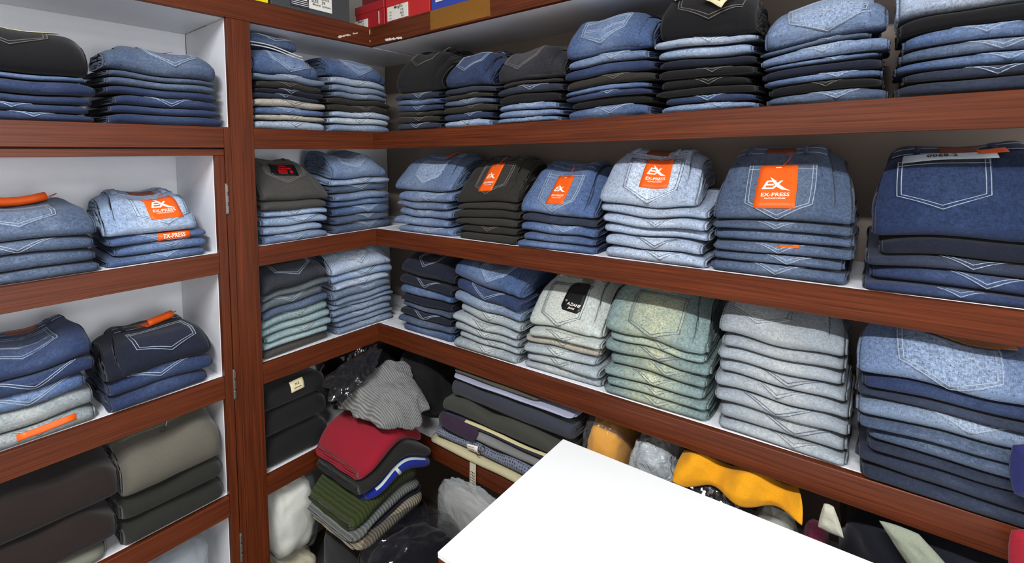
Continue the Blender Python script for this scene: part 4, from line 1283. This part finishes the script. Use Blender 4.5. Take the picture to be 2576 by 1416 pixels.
# clear plastic parcel under it
CLEAR = film('clear_film', (0.95, 0.97, 1.0, 1), 0.07, 0.06, 9, 0.6, 0.9)
CLEARG = film('cloudy_film', (0.75, 0.78, 0.80, 1), 0.1, 0.35, 9, 0.6, 0.9)
def parcel(name, c, dim, seed, inner, label, cat='package', filmmat=None, ridge=0.12, rz=0.0, p=0.6, k=1.05):
    r = empty(name, (c[0], c[1], c[2] - dim[2] * 0.93))
    lump('garment', (0, 0, 0.002), tuple(x * 0.93 for x in dim), seed, inner, r, 0.14, 2.0, p, rz=rz)
    lump('plastic_wrap', (0, 0, 0), tuple(x * k for x in dim), seed, filmmat or CLEAR, r, 0.14, 2.0, p, ridge=ridge, rz=rz)
    tag(r, label, cat)
    return r
parcel('garment_parcel', (-0.66, 0.145, -0.945), (0.105, 0.11, 0.12), 11, cloth('pale_blue_grey', (150, 160, 166)), 'pale garment in clear plastic at the bottom of hinged frame')

# ---- lowest shelf between post and corner
BLK = cloth('black_jersey', (26, 26, 27), con=0.2)
FB, rb = folded('folded_sweater', -0.312, 0.0, ZB, 0.222, 0.27, 0.09, BLK, 'black folded sweater lowest beside the post, bottom shelf', 'sweater', seed=311, v0=0.012)
FB, rb = folded('folded_sweater', -0.312, 0.0, ZB + 0.100, 0.222, 0.27, 0.075, BLK, 'black folded sweater in the middle beside the post, bottom shelf', 'sweater', seed=312, v0=0.016)
FB, rb = folded('folded_sweater', -0.312, 0.0, ZB + 0.182, 0.222, 0.27, 0.075, BLK, 'black folded sweater with cream tag topmost beside the post', 'sweater', seed=313, v0=0.018)
add_tag(FB, rb, 0.0, 0.018, 0.045, 0.034, 0.0, CREAM, [text_shape('N.E', 0, 0.004, 0.014) + (INK,), bars([(-.012, -.008, .012, -.006)]) + (INK,)], name='size_tag', lift=0.003)
lump('garment_bag', (0.07, 0.155, -0.565), (0.185, 0.105, 0.138), 21, film('black_film', (0.012, 0.012, 0.014, 1), 0.10, 1.0, 9, 0.7, 0.9), None, 0.15, 2.2, 0.7, ridge=0.12)
tag(bpy.data.objects['garment_bag'], 'black plastic bag filling the corner of the bottom shelf', 'bag')

o = lump('black_garment', (0.155, -0.125, -0.58), (0.105, 0.115, 0.125), 23, cloth('black_fleece', (20, 20, 21)), None, 0.14, 2.0, 0.65)
tag(o, 'black garment bundle on the bottom shelf left of the shirt stack', 'garment')

# heap in front of the corner: sack, folded sweaters, grey sweater and glossy bag on top
BF = film('black_film', (0.012, 0.012, 0.014, 1), 0.10, 1.0, 9, 0.7, 0.9)
sk = lump('clothes_sack', (-0.135, -0.15, -1.075), (0.15, 0.145, 0.175), 31, cloth('charcoal_sack', (40, 38, 40)), None, 0.06, 2.0, 0.5)
tag(sk, 'dark sack standing under the heap of folded sweaters', 'bag')
HX0 = -0.135
rows = [
 ('beige_knit', (172, 160, 138), 0.032, 0.27, -0.012, -0.030, 'beige ribbed knit at the foot of the sweater heap', 'rib', 0.08),
 ('navy_knit', (34, 36, 58), 0.012, 0.25, 0.010, -0.01, 'thin navy knit above the beige one in the sweater heap', 'weave', 0.04),
 ('grey_knit', (128, 132, 128), 0.024, 0.27, 0.004, -0.036, 'light grey knit with folded cuff in the sweater heap', 'rib', 0.02),
 ('moss_knit', (62, 74, 30), 0.046, 0.26, 0.014, -0.030, 'moss green knit in the middle of the sweater heap', 'rib', 0.05),
 ('royal_blue', (24, 44, 150), 0.040, 0.245, -0.006, 0.012, 'royal blue sports top with white piping in the heap', 'weave', -0.03),
 ('black_knit', (36, 35, 34), 0.044, 0.27, -0.006, 0.004, 'black folded top between royal blue and red', 'weave', -0.06),
 ('crimson', (150, 26, 44), 0.052, 0.25, 0.008, -0.006, 'crimson folded sweater topping the heap in the corner', 'weave', 0.03),
]
HX0, HY0, HZ0 = -0.155, -0.305, -0.880
zb = lambda x, v: 0.0 * x + 0.0 * v
for i, (nm, colr, h, w, v0, dx, lab, kind, shr) in enumerate(rows):
    m = cloth(nm, colr, kind=kind)
    F = Fold(w, 0.26, h, zb, v0=v0, seed=330 + i, puff=1.5, rc=0.045, xo=dx, shear=shr, quad=-0.55, lin=0.02 * math.sin(i * 2.1), rise=(0.012 if nm == 'crimson' else 0.0))
    F.r = min(0.03, 0.55 * h)
    r = empty('folded_sweater', (HX0, HY0, HZ0), 0.0)
    F.mesh('cloth_body', m, r, 36)
    tag(r, lab, 'sweater', 'sweaters heaped in the corner')
    if nm == 'royal_blue':
        ribbon(F, [[(-0.09, 0.014), (-0.03, 0.020), (0.10, 0.018)], [(-0.02, 0.020), (-0.015, 0.006), (-0.004, -0.014)]], 0.009, 0.0015, 'white_piping', plain('white_piping', rgb(205, 214, 208), 0.7), r)
    if nm == 'grey_knit':
        grid_patch(F, lambda A, B: F.xo - F.w / 2 + 0.022 + A * 0.016, lambda A, B: -0.012 + B * 0.02, 6, 4, 0.003, 'cuff', m, r, 0.005)
    def mk2(F=F, zb0=zb, v0=v0):
        def g(x, v):
            vv = np.clip(v - v0, 0, None)
            return zb0(x, v) + F.hf * (1 + 0.20 * F.puff * F.f1(x, vv * 0.5)) + F.lin * x + F.quad * (x * x - 0.005) + 0.0022
        return g
    zb = mk2()
z = HZ0 + float(zb(np.array([0.0]), np.array([0.12]))[0]) + 0.012
ZT = z
GREY = cloth('grey_rib_knit', (158, 158, 156), kind='rib', con=0.3)
gs = drape('grey_sweater', [(-0.235, -0.03, -0.535), (0.06, -0.06, -0.480), (-0.04, -0.345, ZT - 0.004), (-0.215, -0.335, ZT - 0.004)], 5, GREY, None, 0.024, 0.045, 0.016, 3.2, 0.75, 64, 56, edge=0.22)
tag(gs, 'grey ribbed sweater crumpled on top of the crimson sweater', 'sweater')
gb = drape('garment_bag', [(-0.265, -0.030, -0.462), (-0.040, -0.045, -0.410), (-0.105, -0.145, -0.428), (-0.275, -0.165, -0.515)], 6, BF, None, 0.012, 0.004, 0.011, 5.0, 0.45, 72, 60, edge=0.25)
tag(gb, 'glossy black plastic garment bag lying on top of the grey sweater', 'bag')

# black parcels and pale bags in front
r = parcel('garment_parcel', (-0.265, -0.465, -0.985), (0.145, 0.098, 0.210), 41, cloth('black_navy_cotton', (22, 22, 30), con=0.1), 'black garment in glossy plastic wrap left of the counter corner', filmmat=film('smoke_film', (0.02, 0.02, 0.025, 1), 0.08, 0.3, 8, 0.5, 0.9), ridge=0.04)
o = lump('black_garment', (-0.43, -0.19, -1.095), (0.085, 0.10, 0.15), 43, cloth('black_fleece', (20, 20, 21)), None, 0.15, 2.0, 0.7)
tag(o, 'black garment bundle below the white padded parcel', 'garment')
r = parcel('garment_parcel', (-0.325, 0.10, -0.925), (0.080, 0.10, 0.130), 45, cloth('white_quilt', (216, 216, 206), k=1.0), 'white quilted garment in clear plastic under the bottom corner shelf')
o = lump('cream_garment', (-0.325, 0.11, -1.155), (0.075, 0.10, 0.085), 47, cloth('cream_cotton', (206, 198, 172)), None, 0.15, 2.0, 0.6)
tag(o, 'cream garment under the white quilted parcel', 'garment')
r = parcel('garment_parcel', (-0.048, -0.50, -0.875), (0.034, 0.120, 0.105), 49, cloth('pale_grey_lining', (164, 160, 152)), 'pale grey garment in cloudy plastic below the folded shirts', filmmat=CLEARG)
o = lump('dark_parcel', (-0.044, -0.54, -1.115), (0.032, 0.12, 0.12), 50, BF, None, 0.12, 2.0, 0.6, ridge=0.1)
tag(o, 'dark plastic parcel under the cloudy grey one', 'package')

# ---- folded shirts on the bottom right shelf
SH = [
 ('cream_shirting', (206, 196, 158), 0.028, 0.275, 0.80, 0.0, 'cream folded shirt lowest in the shirt stack', 'weave'),
 ('dotted_shirting', (124, 130, 146), 0.032, 0.30, 0.80, 0.004, 'grey dotted folded shirt with brown buttons in the shirt stack', 'dots'),
 ('grey_shirting', (132, 132, 130), 0.026, 0.33, 0.80, 0.006, 'plain grey folded shirt above the dotted one', 'weave'),
 ('navy_shirting', (44, 48, 70), 0.018, 0.34, 0.81, 0.010, 'thin navy folded shirt with cream collar edge in the shirt stack', 'weave'),
 ('olive_shirting', (66, 66, 60), 0.050, 0.33, 0.82, 0.008, 'dark olive folded shirt in the middle of the shirt stack', 'weave'),
 ('slate_shirting', (58, 60, 70), 0.055, 0.37, 0.83, 0.012, 'slate folded shirt under the lilac edge in the shirt stack', 'weave'),
 ('lilac_shirting', (170, 172, 196), 0.010, 0.385, 0.835, 0.008, 'thin lilac folded shirt near the top of the shirt stack', 'weave'),
 ('khaki_shirting', (84, 80, 68), 0.011, 0.38, 0.72, 0.016, 'khaki folded shirt topping the shirt stack', 'weave'),
]
z = ZB
for i, (nm, colr, h, a, b, v0, lab, kind) in enumerate(SH):
    F = Fold(b - a, 0.25, h, lambda x, v: 0 * x + 0 * v, v0=v0 - 0.012, seed=360 + i, puff=1.7, rc=0.02)
    r = empty('folded_shirt', (0.0, -(a + b) / 2, z + 0.001), -math.pi / 2)
    F.mesh('cloth_body', cloth(nm, colr, kind=kind), r, 40)
    tag(r, lab, 'shirt', 'folded shirts on the bottom right shelf')
    if nm == 'dotted_shirting':
        for k, (bu_, bs) in enumerate(((-0.035, 0.012), (-0.05, -0.004))):
            p = F.surf(bu_, bs, 0.002)[0]
            tube([p, p + np.array([0, -0.004, 0.001])], 0.0085, 'button', plain('brown_button', rgb(74, 52, 46), 0.3), r, 14)
        add_tag(F, r, -0.075, -0.006, 0.045, 0.028, 0.1, TAGWHITE, [lines_print(.04, .028, 3, 5) + (INK,)], name='size_tag', lift=0.004)
    if nm == 'cream_shirting':
        pts = []
        V = [(-0.065 + x, -0.004 - 0.006 * t, 0.016 - 0.145 * t) for t in np.linspace(0, 1, 6) for x in (-0.013, 0.013)]
        Fc = [(2 * k, 2 * k + 1, 2 * k + 3, 2 * k + 2) for k in range(5)]
        pt_ = obj('price_tag', V, Fc, plain('ivory_card', rgb(222, 214, 190), 0.6), r, False)
        md = pt_.modifiers.new('thickness', 'SOLIDIFY'); md.thickness = 0.0006
        LV, LF = bars([(-0.065 - 0.009 + 0.0065 * c, 0.0, -0.065 - 0.009 + 0.0065 * c + 0.0016, 1) for c in range(3)])
        V2, F2 = [], []
        rr = random.Random(4)
        for c in range(3):
            for q in range(10):
                x0 = -0.074 + 0.0068 * c; t0 = 0.30 + 0.062 * q; t1 = t0 + rr.uniform(0.02, 0.05)
                n_ = len(V2)
                for (xx, tt) in ((x0, t0), (x0 + 0.0035, t0), (x0 + 0.0035, t1), (x0, t1)):
                    V2.append((xx, -0.0052 - 0.006 * tt, 0.016 - 0.145 * tt))
                F2.append((n_, n_ + 1, n_ + 2, n_ + 3))
        obj('print', V2, F2, INK, pt_, False)
    if nm == 'navy_shirting':
        ribbon(F, [[(-0.14, 0.010), (0.02, 0.008), (0.22, 0.012)]], 0.010, 0.002, 'collar_edge', cloth('cream_collar', (214, 202, 150)), r)
    z += h * 1.15 + 0.0025
pu = drape('purple_cloth', [(0.004, -0.325, -0.586), (0.004, -0.50, -0.596), (-0.012, -0.49, -0.640), (-0.012, -0.32, -0.632)], 9, cloth('plum_cotton', (56, 40, 60)), None, 0.014, 0.006, 0.003, 6, 0.5, 30, 14)
tag(pu, 'plum cloth peeking out at the left of the shirt stack', 'garment')

# ---- bundles to the right, behind the counter
o = parcel('garment_parcel', (0.115, -0.902, -0.585), (0.095, 0.058, 0.125), 61, cloth('amber_cotton', (214, 146, 20), k=1.1), 'amber garment in clear plastic behind the counter corner')
o = lump('plastic_bag', (0.085, -1.045, -0.590), (0.080, 0.058, 0.120), 63, film('pale_grey_film', rgb(170, 176, 180), 0.25, 1.0, 18, 0.7, 0.5), None, 0.2, 2.0, 0.65, ridge=0.15)
tag(o, 'pale grey plastic bag between amber parcel and sequin top', 'bag')
SEQ, nt, b = new_mat('black_sequins')
tc = N(nt, 'ShaderNodeTexCoord'); vo = N(nt, 'ShaderNodeTexVoronoi', inp={'Scale': 170.0})
nt.links.new(tc.outputs['Object'], vo.inputs['Vector'])
ge = N(nt, 'ShaderNodeNewGeometry')
su = N(nt, 'ShaderNodeVectorMath', operation='SUBTRACT', inp={1: (0.5, 0.5, 0.5)})
nt.links.new(vo.outputs['Color'], su.inputs[0])
sc2 = N(nt, 'ShaderNodeVectorMath', operation='SCALE', inp={'Scale': 1.3}); nt.links.new(su.outputs[0], sc2.inputs[0])
an = N(nt, 'ShaderNodeVectorMath', operation='ADD'); nt.links.new(ge.outputs['Normal'], an.inputs[0]); nt.links.new(sc2.outputs[0], an.inputs[1])
nn = N(nt, 'ShaderNodeVectorMath', operation='NORMALIZE'); nt.links.new(an.outputs[0], nn.inputs[0])
nt.links.new(nn.outputs[0], b.inputs['Normal'])
b.inputs['Base Color'].default_value = (0.30, 0.30, 0.32, 1); b.inputs['Metallic'].default_value = 0.9; b.inputs['Roughness'].default_value = 0.22
o = lump('sequin_top', (0.075, -1.185, -0.600), (0.085, 0.070, 0.112), 65, SEQ, None, 0.12, 2.0, 0.6)
tag(o, 'black sequin top under the amber cloth behind the counter', 'garment')
o = drape('amber_cloth', [(0.026, -1.125, -0.442), (0.040, -1.37, -0.446), (-0.004, -1.385, -0.488), (-0.018, -1.12, -0.496)], 12, cloth('amber_cotton', (214, 146, 20), k=1.1), None, 0.010, 0.008, 0.008, 4, 0.12, 80, 28, waves=0.016, wn=2.1, hem=0.012)
tag(o, 'loose amber cloth hanging in waves below the lower right shelf', 'garment')
o = lump('white_garment', (0.07, -1.315, -0.635), (0.08, 0.046, 0.082), 67, cloth('white_cotton', (186, 186, 176)), None, 0.12, 2.0, 0.6)
tag(o, 'off-white garment beside the magenta cloth behind the counter', 'garment')
o = lump('magenta_garment', (0.07, -1.395, -0.635), (0.08, 0.026, 0.082), 69, cloth('magenta_cotton', (120, 30, 66)), None, 0.12, 2.0, 0.6)
tag(o, 'magenta cloth under the dark navy bundle behind the counter', 'garment')
o = lump('navy_bundle', (0.14, -1.612, -0.580), (0.115, 0.172, 0.135), 71, cloth('navy_black_cotton', (30, 31, 40)), None, 0.14, 2.0, 0.6)
tag(o, 'dark navy clothes bundle at the right end behind the counter', 'garment')
o = drape('pale_tassel', [(0.008, -1.415, -0.440), (0.008, -1.432, -0.440), (-0.008, -1.452, -0.490), (-0.010, -1.405, -0.486)], 14, cloth('pale_cream', (196, 194, 176)), None, 0.010, 0.004, 0.004, 12, 0.3, 18, 14)
tag(o, 'small pale fanned cloth end on the dark bundle', 'garment')
o = drape('pale_green_cloth', [(0.004, -1.50, -0.432), (0.006, -1.56, -0.432), (-0.02, -1.66, -0.52), (-0.022, -1.58, -0.53)], 15, cloth('pale_green_knit', (150, 156, 138)), None, 0.012, 0.006, 0.004, 6, 0.2, 26, 26)
tag(o, 'pale green knit cloth hanging over the dark bundle at right', 'garment')
o = drape('blue_sleeve', [(-0.045, -1.665, -0.20), (-0.03, -1.74, -0.19), (-0.035, -1.75, -0.285), (-0.05, -1.668, -0.285)], 16, cloth('deep_blue_cotton', (36, 40, 92)), None, 0.016, 0.006, 0.004, 6, 0.4, 20, 20)
tag(o, 'deep blue sleeve at the right frame edge before the lower shelf', 'garment')
o = drape('red_sleeve', [(-0.045, -1.668, -0.34), (-0.03, -1.74, -0.33), (-0.035, -1.75, -0.42), (-0.05, -1.668, -0.42)], 17, cloth('crimson', (150, 26, 44)), None, 0.016, 0.006, 0.004, 6, 0.4, 20, 20)
tag(o, 'red sleeve at the right frame edge below the blue one', 'garment')
